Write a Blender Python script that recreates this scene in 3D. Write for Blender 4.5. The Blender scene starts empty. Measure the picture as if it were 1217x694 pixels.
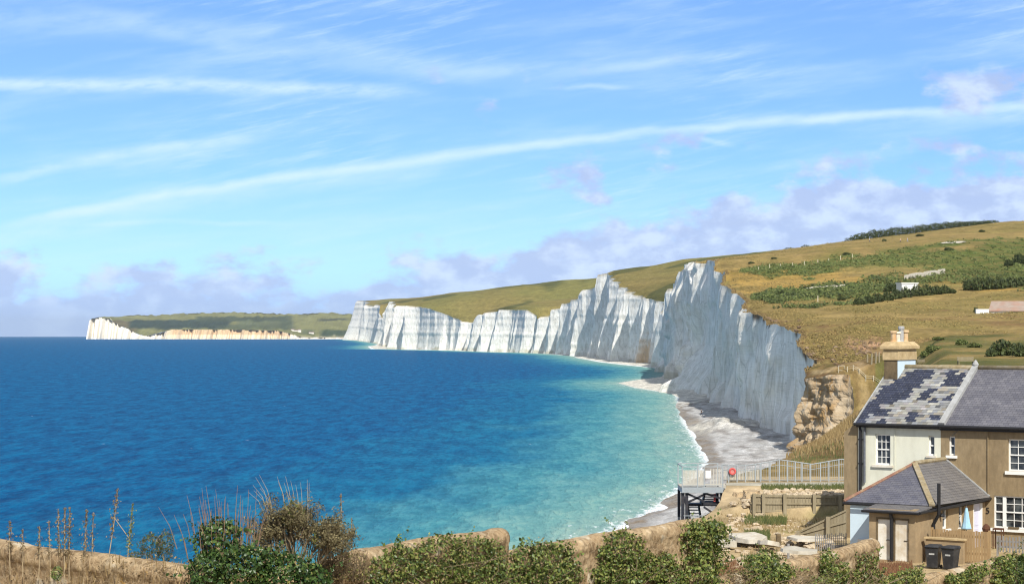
import bpy, math, random
import numpy as np
from mathutils import Vector, Matrix
random.seed(7); rng = np.random.default_rng(7)
SC = bpy.context.scene
COL = SC.collection
F, CX, EY, H, RE = 2400.0, 608.5, 394.0, 25.0, 8.0e6   # focal length in photo pixels, centre column, eye-level row, eye height, sea curvature
def P(px, py, D): return Vector(((px-CX)/F*D, D, H-(py-EY)/F*D))
def PX(px, D): return (px-CX)/F*D
def PZ(py, D): return H-(py-EY)/F*D
def lin(r, g, b):
    f = lambda c: (c/255/12.92) if c/255 <= .04045 else ((c/255+.055)/1.055)**2.4
    return (f(r), f(g), f(b))

# ---------------------------------------------------------------- noise
def _h(ix, iy, iz):
    n = (ix*374761393 + iy*668265263 + iz*2147483647*31 + 1013904223) & 0xffffffff
    n = ((n ^ (n >> 13))*1274126177) & 0xffffffff
    n = ((n ^ (n >> 16))*2246822519) & 0xffffffff
    return ((n ^ (n >> 15)) & 0xffff)/32767.5 - 1.0
def vn(x, y=0.0, z=0.0):
    x, y, z = np.broadcast_arrays(np.asarray(x, float), np.asarray(y, float), np.asarray(z, float))
    fx, fy, fz = np.floor(x), np.floor(y), np.floor(z)
    tx, ty, tz = x-fx, y-fy, z-fz
    ix, iy, iz = fx.astype(np.int64), fy.astype(np.int64), fz.astype(np.int64)
    s = lambda t: t*t*(3-2*t)
    tx, ty, tz = s(tx), s(ty), s(tz)
    def L(a, b, t): return a+(b-a)*t
    def pl(k):
        return L(L(_h(ix, iy, iz+k), _h(ix+1, iy, iz+k), tx), L(_h(ix, iy+1, iz+k), _h(ix+1, iy+1, iz+k), tx), ty)
    return L(pl(0), pl(1), tz)
def fbm(x, y=0.0, z=0.0, o=4):
    a, r = 0.0, 1.0
    for i in range(o):
        a = a + r*vn(np.asarray(x)*2**i+i*17.3, np.asarray(y)*2**i+i*5.1, np.asarray(z)*2**i-i*9.7); r *= .5
    return a
def sst(a, b, x):
    t = np.clip((x-a)/(b-a), 0, 1); return t*t*(3-2*t)

# ---------------------------------------------------------------- materials
def newmat(name):
    m = bpy.data.materials.new(name); m.use_nodes = True
    nt = m.node_tree; b = nt.nodes['Principled BSDF']
    return m, nt, b
def nd(nt, t, **k):
    n = nt.nodes.new(t)
    for a, v in k.items():
        if a == 'inp':
            for q, w in v.items(): n.inputs[q].default_value = w
        else: setattr(n, a, v)
    return n
def mth(nt, op, a, b=None, c=None):
    n = nt.nodes.new('ShaderNodeMath'); n.operation = op
    for i, v in enumerate((a, b, c)):
        if v is None: continue
        if hasattr(v, 'is_output'): nt.links.new(v, n.inputs[i])
        else: n.inputs[i].default_value = v
    return n.outputs[0]
def mixc(nt, f, a, b, mode='MIX'):
    n = nt.nodes.new('ShaderNodeMix'); n.data_type = 'RGBA'; n.blend_type = mode
    for i, v in ((0, f), (6, a), (7, b)):
        if hasattr(v, 'is_output'): nt.links.new(v, n.inputs[i])
        elif i == 0: n.inputs[0].default_value = v
        else: n.inputs[i].default_value = (*v, 1)[:4]
    return n.outputs[2]
def ramp(nt, f, stops):
    n = nt.nodes.new('ShaderNodeValToRGB'); e = n.color_ramp.elements
    while len(e) < len(stops): e.new(.5)
    for el, (p, c) in zip(e, stops):
        el.position = p; el.color = (*c, 1) if len(c) == 3 else c
    nt.links.new(f, n.inputs[0]); return n.outputs[0]
def noise(nt, vec, scale, detail=4, rough=.55):
    n = nd(nt, 'ShaderNodeTexNoise', inp={'Scale': scale, 'Detail': detail, 'Roughness': rough})
    if vec is not None: nt.links.new(vec, n.inputs['Vector'])
    return n.outputs[0]
def mapped(nt, sc=(1, 1, 1), kind='Object'):
    t = nd(nt, 'ShaderNodeTexCoord'); m = nd(nt, 'ShaderNodeMapping'); m.inputs['Scale'].default_value = sc
    nt.links.new(t.outputs[kind], m.inputs[0]); return m.outputs[0]
def bump(nt, b, h, strength, dist):
    n = nd(nt, 'ShaderNodeBump', inp={'Strength': strength, 'Distance': dist})
    nt.links.new(h, n.inputs['Height']); nt.links.new(n.outputs[0], b.inputs['Normal'])
def surf(name, col, rough=.85, scale=3, var=.35, dirt=None, dirtscale=.8, bst=.3, bd=.02, spec=.3, attr=None, stretch=(1, 1, 1)):
    """weathered surface: base colour (or colour attribute) with two noise scales, blotches of dirt, bump"""
    m, nt, b = newmat(name)
    v = mapped(nt, stretch)
    n1 = noise(nt, v, scale); n2 = noise(nt, v, dirtscale, 6, .65)
    if attr:
        a = nd(nt, 'ShaderNodeAttribute', attribute_name=attr); base = a.outputs['Color']
    else:
        r = nd(nt, 'ShaderNodeRGB'); r.outputs[0].default_value = (*col, 1); base = r.outputs[0]
    dk = ramp(nt, n1, [(.25, (1-var,)*3), (.75, (1+var*.6,)*3)])
    c = mixc(nt, 1.0, base, dk, 'MULTIPLY')
    if dirt: c = mixc(nt, ramp(nt, n2, [(.45, (0, 0, 0)), (.7, (1, 1, 1))]), c, dirt)
    nt.links.new(c, b.inputs['Base Color'])
    b.inputs['Roughness'].default_value = rough; b.inputs['Specular IOR Level'].default_value = spec
    if bst: bump(nt, b, n1, bst, bd)
    return m
def leafmat(name, c1, c2, c3=None, rough=.5, trans=.25):
    m, nt, b = newmat(name)
    g = nd(nt, 'ShaderNodeNewGeometry')
    st = [(0, c1), (.6, c2)] + ([(1, c3)] if c3 else [])
    c = ramp(nt, g.outputs['Random Per Island'], st)
    nt.links.new(c, b.inputs['Base Color']); b.inputs['Roughness'].default_value = rough
    b.inputs['Specular IOR Level'].default_value = .35
    if trans:
        t = nd(nt, 'ShaderNodeBsdfTranslucent'); nt.links.new(c, t.inputs[0])
        mx = nd(nt, 'ShaderNodeMixShader', inp={0: trans}); nt.links.new(b.outputs[0], mx.inputs[1]); nt.links.new(t.outputs[0], mx.inputs[2])
        nt.links.new(mx.outputs[0], nt.nodes['Material Output'].inputs[0])
    return m

# ---------------------------------------------------------------- object helpers
def meshobj(name, V, Fc, mats, parent=None, smooth=False, col=None, mi=None, fl=None):
    me = bpy.data.meshes.new(name)
    me.from_pydata([tuple(v) for v in V], [], Fc)
    for m in (mats if isinstance(mats, (list, tuple)) else [mats]): me.materials.append(m)
    if mi is not None: me.polygons.foreach_set('material_index', np.asarray(mi, np.int32))
    if smooth: me.polygons.foreach_set('use_smooth', np.ones(len(me.polygons), bool))
    if col is not None:
        a = me.color_attributes.new('Col', 'FLOAT_COLOR', 'POINT')
        c = np.ones((len(V), 4), np.float32); c[:, :3] = col; a.data.foreach_set('color', c.ravel())
    if fl:
        for k, arr in fl.items():
            a = me.attributes.new(k, 'FLOAT', 'POINT'); a.data.foreach_set('value', np.asarray(arr, np.float32).ravel())
    o = bpy.data.objects.new(name, me); COL.objects.link(o)
    if parent: o.parent = parent
    return o
def gridmesh(name, XYZ, mat, **k):
    """XYZ array (rows, cols, 3)"""
    r, c = XYZ.shape[:2]
    idx = np.arange(r*c).reshape(r, c)
    f = np.stack([idx[:-1, :-1], idx[:-1, 1:], idx[1:, 1:], idx[1:, :-1]], -1).reshape(-1, 4)
    me = bpy.data.meshes.new(name)
    me.vertices.add(r*c); me.vertices.foreach_set('co', XYZ.astype(np.float32).ravel())
    me.loops.add(f.size); me.loops.foreach_set('vertex_index', f.astype(np.int32).ravel())
    me.polygons.add(len(f)); me.polygons.foreach_set('loop_start', np.arange(0, f.size, 4, dtype=np.int32))
    me.polygons.foreach_set('use_smooth', np.full(len(f), k.get('smooth', True)))
    me.update(calc_edges=True); me.validate()
    me.materials.append(mat)
    if k.get('col') is not None:
        a = me.color_attributes.new('Col', 'FLOAT_COLOR', 'POINT')
        cc = np.ones((r*c, 4), np.float32); cc[:, :3] = k['col'].reshape(-1, 3); a.data.foreach_set('color', cc.ravel())
    for kk, arr in (k.get('fl') or {}).items():
        a = me.attributes.new(kk, 'FLOAT', 'POINT'); a.data.foreach_set('value', np.asarray(arr, np.float32).ravel())
    o = bpy.data.objects.new(name, me); COL.objects.link(o)
    return o
def tag(o, label, cat, group=None):
    o['label'] = label; o['category'] = cat
    if group: o['group'] = group
    return o
def struct(o): o['kind'] = 'structure'; return o
def stuff(o, label=None, cat=None):
    o['kind'] = 'stuff'
    if label: tag(o, label, cat)
    return o
def thing(name, label, cat, loc=(0, 0, 0), rz=0, group=None):
    o = bpy.data.objects.new(name, None); COL.objects.link(o); o.empty_display_size = .2
    o.location = loc; o.rotation_euler = (0, 0, rz); return tag(o, label, cat, group)
def copy_tree(o, parent=None):
    c = o.copy(); COL.objects.link(c)
    if parent: c.parent = parent
    for ch in list(o.children): copy_tree(ch, c)
    return c

class MB:
    def __init__(s, off=(0, 0, 0)): s.v = []; s.f = []; s.m = []; s.off = Vector(off); s.cur = 0
    def add(s, vs, fs):
        b = len(s.v); s.v += [Vector(v)-s.off for v in vs]
        for f in fs: s.f.append([b+i for i in f]); s.m.append(s.cur)
    def box(s, x0, x1, y0, y1, z0, z1):
        s.add([(x0, y0, z0), (x1, y0, z0), (x1, y1, z0), (x0, y1, z0), (x0, y0, z1), (x1, y0, z1), (x1, y1, z1), (x0, y1, z1)],
              [(3, 2, 1, 0), (4, 5, 6, 7), (0, 1, 5, 4), (1, 2, 6, 5), (2, 3, 7, 6), (3, 0, 4, 7)])
    def hexa(s, lo, hi):
        s.add(list(lo)+list(hi), [(3, 2, 1, 0), (4, 5, 6, 7), (0, 1, 5, 4), (1, 2, 6, 5), (2, 3, 7, 6), (3, 0, 4, 7)])
    def bar(s, a, b, w, h=None, up=(0, 0, 1)):
        a, b = Vector(a), Vector(b); h = h or w; d = (b-a)
        if d.length < 1e-6: return
        d.normalize(); u = Vector(up)
        if abs(d.dot(u)) > .98: u = Vector((0, 1, 0))
        x = d.cross(u).normalized()*w/2; y = x.cross(d).normalized()*h/2
        s.hexa([a-x-y, a+x-y, a+x+y, a-x+y], [b-x-y, b+x-y, b+x+y, b-x+y])
    def tube(s, pts, rs, n=6, cap=True):
        pts = [Vector(p) for p in pts]
        if not isinstance(rs, (list, tuple)): rs = [rs]*len(pts)
        base = len(s.v); vs = []
        for i, p in enumerate(pts):
            d = (pts[min(i+1, len(pts)-1)]-pts[max(i-1, 0)]).normalized()
            u = Vector((0, 0, 1)) if abs(d.z) < .9 else Vector((1, 0, 0))
            x = d.cross(u).normalized(); y = x.cross(d)
            vs += [p+(x*math.cos(2*math.pi*k/n)+y*math.sin(2*math.pi*k/n))*rs[i] for k in range(n)]
        fs = [(i*n+k, i*n+(k+1) % n, (i+1)*n+(k+1) % n, (i+1)*n+k) for i in range(len(pts)-1) for k in range(n)]
        if cap: fs += [tuple(range(n))[::-1], tuple((len(pts)-1)*n+k for k in range(n))]
        s.add(vs, fs)
    def lathe(s, prof, c=(0, 0, 0), n=16, sx=1, sy=1):
        vs = [(c[0]+r*sx*math.cos(2*math.pi*k/n), c[1]+r*sy*math.sin(2*math.pi*k/n), c[2]+z) for r, z in prof for k in range(n)]
        m = len(prof)
        fs = [(i*n+k, i*n+(k+1) % n, (i+1)*n+(k+1) % n, (i+1)*n+k) for i in range(m-1) for k in range(n)]
        fs += [tuple(range(n))[::-1], tuple((m-1)*n+k for k in range(n))]
        s.add(vs, fs)
    def build(s, name, mats, parent=None, smooth=False, bevel=0):
        o = meshobj(name, s.v, s.f, mats, parent, smooth, mi=s.m)
        if bevel:
            b = o.modifiers.new('b', 'BEVEL'); b.width = bevel; b.segments = 2; b.limit_method = 'ANGLE'
        return o

# ---------------------------------------------------------------- camera, light, sky
cam = bpy.data.cameras.new('camera'); co = bpy.data.objects.new('camera', cam); COL.objects.link(co)
co.location = (0, 0, H); co.rotation_euler = (math.pi/2, 0, 0)
cam.sensor_width = 36; cam.lens = 36*F/1217; cam.shift_y = (EY-347)/1217
cam.clip_start = .5; cam.clip_end = 120000
SC.camera = co
SUN_AZ, SUN_EL = math.radians(15.5), math.radians(43)
sv = Vector((math.sin(SUN_AZ)*math.cos(SUN_EL), -math.cos(SUN_AZ)*math.cos(SUN_EL), math.sin(SUN_EL)))
sl = bpy.data.lights.new('sun', 'SUN'); sl.energy = 4.4; sl.angle = math.radians(.5); sl.color = (1, .955, .87)
so = bpy.data.objects.new('sun', sl); COL.objects.link(so); so.rotation_euler = sv.to_track_quat('Z', 'Y').to_euler()
SC.view_settings.view_transform = 'Standard'; SC.view_settings.look = 'None'; SC.view_settings.gamma = 1
SC.view_settings.exposure = .40
SC.cycles.max_bounces = 5; SC.cycles.transparent_max_bounces = 6; SC.cycles.use_denoising = True; SC.cycles.pixel_filter_type = 'BLACKMAN_HARRIS'; SC.cycles.filter_width = 1.15

W = bpy.data.worlds.new('World'); SC.world = W; W.use_nodes = True
nt = W.node_tree; bg = nt.nodes['Background']
tc = nd(nt, 'ShaderNodeTexCoord'); sp = nd(nt, 'ShaderNodeSeparateXYZ'); nt.links.new(tc.outputs['Generated'], sp.inputs[0])
X_, Y_, Z_ = sp.outputs
zz = mth(nt, 'MAXIMUM', Z_, 0.0)
cb = nd(nt, 'ShaderNodeCombineXYZ'); nt.links.new(X_, cb.inputs[0]); nt.links.new(Y_, cb.inputs[1])
nt.links.new(mth(nt, 'ADD', mth(nt, 'MULTIPLY', zz, 1.7), .15), cb.inputs[2])
vnm = nd(nt, 'ShaderNodeVectorMath', operation='NORMALIZE'); nt.links.new(cb.outputs[0], vnm.inputs[0])
sky = nd(nt, 'ShaderNodeTexSky', sky_type='NISHITA'); sky.sun_disc = False
sky.sun_elevation = SUN_EL; sky.sun_rotation = math.pi-SUN_AZ; sky.altitude = 20; sky.dust_density = .4; sky.ozone_density = 1.6; sky.air_density = 1.0
nt.links.new(vnm.outputs[0], sky.inputs[0])
SKYS = .12
base = mixc(nt, 1.0, sky.outputs[0], (1.02, 1.31, 1.60), 'MULTIPLY')
# azimuth / elevation of the direction (tangents about the coast's bearing)
yy = mth(nt, 'MAXIMUM', Y_, .02)
U = mth(nt, 'DIVIDE', X_, yy); Vv = mth(nt, 'DIVIDE', Z_, yy)
def uvn(su, sv_, scale, off=0, detail=5, rough=.55, shear=0):
    c = nd(nt, 'ShaderNodeCombineXYZ')
    nt.links.new(mth(nt, 'MULTIPLY', U, su), c.inputs[0])
    v2 = mth(nt, 'ADD', Vv, mth(nt, 'MULTIPLY', U, -shear)) if shear else Vv
    nt.links.new(mth(nt, 'MULTIPLY', v2, sv_), c.inputs[1]); c.inputs[2].default_value = off
    return noise(nt, c.outputs[0], scale, detail, rough)
def sm(x, a, b):
    n = nd(nt, 'ShaderNodeMapRange', interpolation_type='SMOOTHSTEP', inp={1: a, 2: b}); nt.links.new(x, n.inputs[0]); return n.outputs[0]
def mul(*a):
    r = a[0]
    for b in a[1:]: r = mth(nt, 'MULTIPLY', r, b)
    return r
def pu(px): return (px-CX)/F
def pv(py): return (EY-py)/F
wob = mth(nt, 'MULTIPLY', mth(nt, 'SUBTRACT', uvn(1, 1, 26, 3.3), .5), .006)
def streak(pts, w_up, w_dn, u0, u1, amt, soft=.02, holes=(.3, .62), seed=0.0, floor=.25):
    """trail of high cloud along a quadratic through three (px, py) points"""
    A = np.array([[pu(p)**2, pu(p), 1] for p, q in pts]); bb = np.array([pv(q) for p, q in pts])
    a2, a1, a0 = np.linalg.solve(A, bb)
    e = mth(nt, 'ADD', mth(nt, 'MULTIPLY', mth(nt, 'ADD', mth(nt, 'MULTIPLY', U, a2), a1), U), a0)
    d = mth(nt, 'ADD', mth(nt, 'SUBTRACT', Vv, e), wob)
    up = sm(d, w_up/F, 0.0); dn = sm(d, -w_dn/F, 0.0)
    rng_ = mul(sm(U, pu(u0)-soft, pu(u0)+soft), sm(U, pu(u1)+soft, pu(u1)-soft))
    h = sm(uvn(1, 3.2, 34, seed, 6, .62, .15), *holes)
    return mul(up, dn, rng_, mth(nt, 'ADD', mth(nt, 'MULTIPLY', h, 1-floor), floor), amt)
trails = [
  streak([(0, 268), (608, 176), (1217, 126)], 9, 10, 30, 1400, .62, .03, seed=1, floor=.62),
  streak([(0, 284), (300, 226), (608, 188)], 20, 22, -200, 520, .28, .05, seed=2),
  streak([(0, 100), (200, 101), (520, 112)], 13, 14, -300, 470, .66, .03, (.32, .6), seed=4),
  streak([(0, 212), (170, 180), (340, 158)], 10, 13, -20, 300, .5, .02, seed=5),
  streak([(300, 60), (640, 86), (900, 60)], 20, 16, 120, 800, .22, .06, seed=6),
  streak([(700, 84), (830, 66), (950, 50)], 11, 11, 690, 920, .3, .02, seed=7),
  streak([(640, 103), (690, 103), (740, 104)], 6, 5, 650, 740, .34, .008, seed=8),
  streak([(820, 165), (850, 168), (880, 173)], 5, 5, 828, 866, .36, .006, seed=9),
  streak([(900, 142), (1040, 140), (1217, 136)], 14, 18, 900, 1500, .32, .03, seed=10),
  streak([(0, 24), (300, 40), (600, 96)], 24, 26, -300, 560, .26, .05, seed=11),
  streak([(90, 265), (250, 264), (420, 268)], 5, 5, 90, 330, .28, .03, seed=12),
]
cir = mul(mth(nt, 'ADD', mth(nt, 'MULTIPLY', sm(uvn(1, 6.5, 9, 11.0, 7, .6, .12), .42, .78), .6), mth(nt, 'MULTIPLY', mul(sm(uvn(1, 9, 22, 14.0, 8, .68, .22), .46, .72), sm(uvn(1, 2, 7, 17.0, 2, .5), .42, .62)), .6)), .50, sm(Vv, .01, .06))
acc = cir
for t in trails: acc = mth(nt, 'ADD', acc, mul(t, mth(nt, 'SUBTRACT', 1.0, acc)))
veil = mul(sm(Vv, .09, .03), .22)
acc = mth(nt, 'MINIMUM', mth(nt, 'ADD', acc, veil), 1.0)
c1 = mixc(nt, acc, base, tuple(np.array((.72, .90, 1.0))*7.0))
# low cumulus bank: its top climbs to the right
vtop = mth(nt, 'ADD', mth(nt, 'MULTIPLY', sm(U, -.10, .24), .054), .030)
n_big = uvn(1, 1.7, 17, 21.0, 3, .5); n_all = uvn(1, 1.7, 46, 25.0, 8, .58)
nn = mth(nt, 'ADD', mth(nt, 'MULTIPLY', n_big, .55), mth(nt, 'MULTIPLY', n_all, .45))
puff = mul(sm(uvn(1, 2.0, 15, 31.0, 2, .5), .50, .68), sm(U, -.075, .05), sm(Vv, .085, .06), .20)
corner = mul(sm(U, .17, .25), sm(mth(nt, 'ABSOLUTE', mth(nt, 'SUBTRACT', Vv, .121)), .02, .004), .24)
lift = mth(nt, 'MINIMUM', mth(nt, 'MULTIPLY', mth(nt, 'SUBTRACT', vtop, Vv), 7.5), .17)
lift = mth(nt, 'MAXIMUM', lift, mth(nt, 'SUBTRACT', mth(nt, 'MAXIMUM', puff, corner), .12))
b1 = mul(sm(mth(nt, 'ADD', nn, lift), .44, .57), sm(Vv, .145, .12), mth(nt, 'MAXIMUM', sm(U, -.085, -.03), sm(Vv, .055, .04)))
# lit tops: where the cloud thins upward
n_up = uvn(1, 1.7, 46, 25.35, 8, .58)
ccol = mixc(nt, sm(n_up, .42, .66), tuple(np.array((.455, .55, .80))*7.0), tuple(np.array((.66, .77, .96))*7.0))
c2 = mixc(nt, mul(b1, .86), c1, ccol)
c2 = mixc(nt, mth(nt, 'MAXIMUM', mul(sm(Z_, .20, .5), .75), mul(sm(Y_, .1, -.3), .7)), c2, tuple(np.array((1.0, .99, .97))*3.3))  # unseen sky overhead and behind whitened, added as neutral fill for the shade
hz = mul(sm(Vv, .034, .0), .62)
c3 = mixc(nt, hz, c2, tuple(np.array((.43, .62, 1.0))*6.6))
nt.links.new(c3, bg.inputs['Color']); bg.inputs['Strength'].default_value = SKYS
# ================================================================ coast: one table of stations D (distance along the bay)
_in = ([400, 420, 440, 495, 566, 698, 800, 880, 983, 1132, 1250, 1395], [25, 25.8, 27, 30.5, 37, 50, 62, 69, 80, 76, 70, 60], [60, 60, 65, 75, 90, 110, 125, 140, 166, 170, 180, 200])
def _stations(pts):
    return [[D, PX(px, D), PZ(py, D), float(np.interp(D, _in[0], _in[1])), float(np.interp(D, _in[0], _in[2]))] for px, py, D in pts]
T = np.array([
 # D,   edge X, edge z, inland z, W,  beach top z
 [0,    -60, 23.4, 23.4, 50], [15, -50, 22, 22, 50], [30, -40, 20, 20, 50], [45, -25, 18.8, 18.8, 40], [55, -16, 16.8, 16.8, 30],
 [65,   -7, 15.9, 15.9, 30], [75, -1, 15, 15, 30], [90, 5, 14.7, 14.7, 30], [100, 8.3, 14.7, 14.7, 30], [110.6, 10.6, 14.8, 14.8, 20],
 [111.4, 11, 14.95, 15.9, 3], [118, 12.6, 15.75, 15.9, 10], [126, 13.6, 15.7, 16, 12], [149, 19.5, 15.3, 16.6, 12], [156, 20.6, 15.0, 17.2, 9],
 [200, 28.5, 12.5, 19.0, 13], [240, 35.4, 10, 20.8, 15], [300, 45.8, 6.5, 22.0, 19], [340, 53.3, 4.2, 23.0, 18], [374, 61.0, 3.2, 24.3, 18], [379, 64.5, 8, 24.5, 19], [383, 64.5, 17.2, 24.6, 20],
 [388, 61, 16.6, 24.8, 23], [394, 57.2, 15.7, 24.8, 30], [400, 58.2, 17.6, 25, 60], *_stations([(973, 431, 404), (957, 421, 416), (946, 409, 428), (952, 403, 436), (950, 395, 446), (933, 389, 470), (917, 383, 500), (905, 375, 530), (888, 369, 560), (887, 358, 585), (881, 354, 610), (874, 346, 650), (864, 340, 690), (868, 326, 720), (858, 322, 760), (856, 312, 780), (850, 309, 815), (843, 310, 870), (832, 313, 930), (826, 318, 960), (815, 321, 1000), (808, 331, 1090), (804, 345, 1200), (800, 360, 1320)]),
 [1395, 109.6, 37.8, 60, 200], [1440, 112.5, 39, 70, 200], [1500, 114, 47, 88, 180], [1620, 102, 54.7, 95, 160], [1765, 96.7, 66, 98, 150],
 [1935, 91.5, 82, 100, 140], [2000, 87.5, 78, 100, 150], [2069, 83, 70, 100, 200], [2143, 72.8, 62.5, 100, 260], [2290, 53, 52, 100, 300],
 [2345, 45, 43, 100, 330], [2385, 38, 39, 100, 330], [2398, 27, 40, 100, 330], [2415, 22, 50, 100, 330], [2500, -8.9, 52, 100, 330], [2600, -41.8, 47.8, 100, 330], [2614, -46, 38, 100, 330],
 [2700, -54.6, 38, 100, 330], [2740, -78, 44, 100, 320], [2800, -115, 57, 100, 300], [2857, -141, 62, 100, 260], [2927, -160, 63, 100, 240],
 [2960, -164, 52, 100, 240], [3150, -180, 53, 100, 230], [3300, -192, 70, 100, 200], [3530, -208, 79, 100, 180], [3700, -226, 66, 101, 180],
 [4200, -257, 53, 104, 220], [4600, -294, 58, 108, 220], [4650, -302, 86, 108, 200], [5000, -330, 93, 112, 200], [5500, -380, 93, 118, 200], [5600, -388, 97, 120, 180],
 [6000, -420, 100, 124, 180], [6300, -452, 122, 130, 150], [6800, -505, 129, 133, 150], [6900, -500, 128, 130, 150], [7000, -300, 120, 126, 150]], float)
TD, TX, TZ, TI, TW = T.T
def coastX(D): return np.interp(D, TD, TX)
def wiggle(D):
    D = np.asarray(D, float)
    a = np.interp(D, [0, 110, 150, 380, 400, 1400, 2500, 7000], [.5, .35, 1.2, 2.2, 1.0, 2.2, 6, 14])
    s = np.interp(D, [0, 400, 1400, 2500, 7000], [9, 14, 26, 45, 90])
    return a*(.75*vn(np.cumsum(np.gradient(D)/s) if D.ndim else D/s, 3.7)+.35*vn(D/s*3.1, 9.2)) if D.ndim == 1 and len(D) > 1 else 0*D
def landz(X, D, edge=None):
    """height of the turf at X, D"""
    e = coastX(D) if edge is None else edge
    ze, zi, w = np.interp(D, TD, TZ), np.interp(D, TD, TI), np.interp(D, TD, TW)
    d = np.maximum(X-e, 0)
    t = np.clip(d/w, 0, 1)**np.where(D > 1350, .85, .72)
    z = ze+(zi-ze)*t
    amp = np.interp(D, [0, 110, 200, 420, 900, 2000, 7000], [.05, .04, .5, .7, .9, 2.0, 4])
    z = z+amp*fbm(X/np.interp(D, [0, 400, 7000], [6, 26, 160]), D/np.interp(D, [0, 400, 7000], [9, 50, 260]), 0, 4)*np.clip(d/6, 0, 1)
    return z
def ground_hit(px, py, d0=115, d1=1080):
    D = np.arange(d0, d1, .5); X = PX(px, D); zr = PZ(py, D)
    ok = (landz(X, D) >= zr) & (X > coastX(D)+.3)
    i = int(np.argmax(ok)) if ok.any() else len(D)-1
    return Vector((X[i], D[i], float(landz(X[i:i+1], D[i:i+1])[0])))

# stations resampled by arc length with a step that grows with distance
fineD = []
for i in range(len(T)-1):
    L = math.hypot(TD[i+1]-TD[i], TX[i+1]-TX[i]); n = max(1, int(L/.25))
    fineD.append(np.linspace(TD[i], TD[i+1], n, endpoint=False))
fineD = np.concatenate(fineD+[TD[-1:]]); fineX = coastX(fineD)
arc = np.concatenate([[0], np.cumsum(np.hypot(np.diff(fineD), np.diff(fineX)))])
sa, cur = [0.0], 0.0
while cur < arc[-1]:
    D = np.interp(cur, arc, fineD); cur += (.26 if 376 < D < 402 else max(.55, D*.00135)) if D > 60 else 2.5
    sa.append(min(cur, arc[-1]))
S = np.array(sa); SD = np.interp(S, arc, fineD); SX = np.interp(S, arc, fineX)
# smoothed outward normals
k = 9
sx_ = np.convolve(np.pad(SX, k, 'edge'), np.ones(2*k+1)/(2*k+1), 'valid'); sd_ = np.convolve(np.pad(SD, k, 'edge'), np.ones(2*k+1)/(2*k+1), 'valid')
tx, ty = np.gradient(sx_), np.gradient(sd_); ln = np.hypot(tx, ty)+1e-9
NX, NY = -ty/ln, tx/ln
drop = SD**2/(2*RE)
ze = np.interp(SD, TD, TZ)
far = sst(380, 420, SD)
# ragged cliff edge
ampz = np.interp(SD, [0, 110, 118, 390, 420, 900, 1500, 7000], [.1, .1, .35, .9, 1.3, 1.6, 2.4, 4])
ze = ze+ampz*fbm(S/np.interp(SD, [0, 400, 1500, 7000], [4, 7, 14, 60]), 1.5, 0, 3)*.55
zb = .9-drop+np.interp(SD, [0, 118, 300, 395, 600, 900, 1100], [0, 2.0, 1.6, .9, 1.2, 1.0, 0])
NR = 56
t = np.linspace(0, 1, NR)[:, None]
hgt_ = (ze-zb)[None, :]
Z = zb[None, :]+hgt_*t
la = np.interp(SD, [0, 390, 420, 700, 1400, 2500, 7000], [.4, 1.6, 2.8, 3.8, 11, 20, 42])       # rib amplitude
ll = np.interp(SD, [0, 390, 420, 1400, 2500, 7000], [5, 12, 30, 46, 66, 190])          # rib wavelength
ph = np.concatenate([[0], np.cumsum(np.diff(S)/((ll[1:]+ll[:-1])/2))])
sl_ = Z/np.maximum(ll[None, :], 1)
rib = 1-2*np.abs(vn(ph[None, :]*1.0+.25*sl_, sl_*.35, 2.2))              # ridged buttresses
rib2 = 1-2*np.abs(vn(ph[None, :]*3.1-.4*sl_, sl_*.9, 7.7))
rib3 = fbm(ph[None, :]*9, Z/np.maximum(ll[None, :]*.45, .5), 4.1, 3)
stp = np.tanh(5*vn(ph[None, :]*1.5+.15*sl_, sl_*.5, 21.0))+.35*np.tanh(5*vn(ph[None, :]*3.7-.3*sl_, sl_*1.5, 23.0))
pw = ph[None, :]*1.05+.4*vn(ph[None, :]*.6, sl_*.15, 41.0)+.10*sl_
cell = np.floor(pw); fr = pw-cell
saw = np.where(fr < .24, fr/.24, 1-(fr-.24)/.76); sawA = .35+.85*np.clip(.5+1.1*vn(cell*1.37, 0, 5.5), 0, 1)
sawN = np.where(fr < .09, fr/.09, 1-(fr-.09)/.91)*np.clip(.25+2.2*vn(cell*2.37+9, Z/13, 15.5), 0, 1)
nearw = np.interp(SD, [0, 400, 440, 1300, 1450], [0, 0, .85, .85, 0])[None, :]
pw2 = ph[None, :]*3.3+.5*vn(ph[None, :]*1.6, sl_*.5, 47.0)+.2*sl_; fr2 = pw2-np.floor(pw2); saw2 = np.where(fr2 < .25, sst(0, .25, fr2), 1-(fr2-.25)/.75)*np.clip(.5+vn(np.floor(pw2)*1.7, sl_*.8, 8.5), 0, 1)
saww = np.interp(SD, [0, 380, 420, 1200, 1450], [0, .0, .08, .15, 1.0])[None, :]
crumb = np.exp(-((SD-390)/9)**4)[None, :]*(1.0*fbm(S[None, :]/1.3, Z/1.5, 61.0, 5)+.9*np.tanh(4*vn(S[None, :]/3, Z/5.5, 63.0))+.35*np.tanh(6*vn(S[None, :]/5, Z/.7, 65.0)))
ledge = vn(S[None, :]/np.maximum(ll[None, :]*2, 1), Z/np.interp(SD, [0, 400, 7000], [1.2, 2.2, 9])[None, :], 12.0)
prof = np.interp(SD, [0, 118, 156, 390, 400, 1400, 6300, 6700], [.35, .25, .55, .3, .05, .10, .11, .30])
off = prof[None, :]*hgt_*(1-t)**1.35 + la[None, :]*((.32*(rib-.25)+.05*(rib2-.1))*(1-.5*saww)+.035*rib3+.17*stp*(1-.4*saww)+nearw*sawN+saww*(.80*(saw*sawA-.3)+.22*(saw2-.3)))*(1-.2*t)+crumb*(1-.5*t)+.035*la[None, :]*ledge
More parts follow.
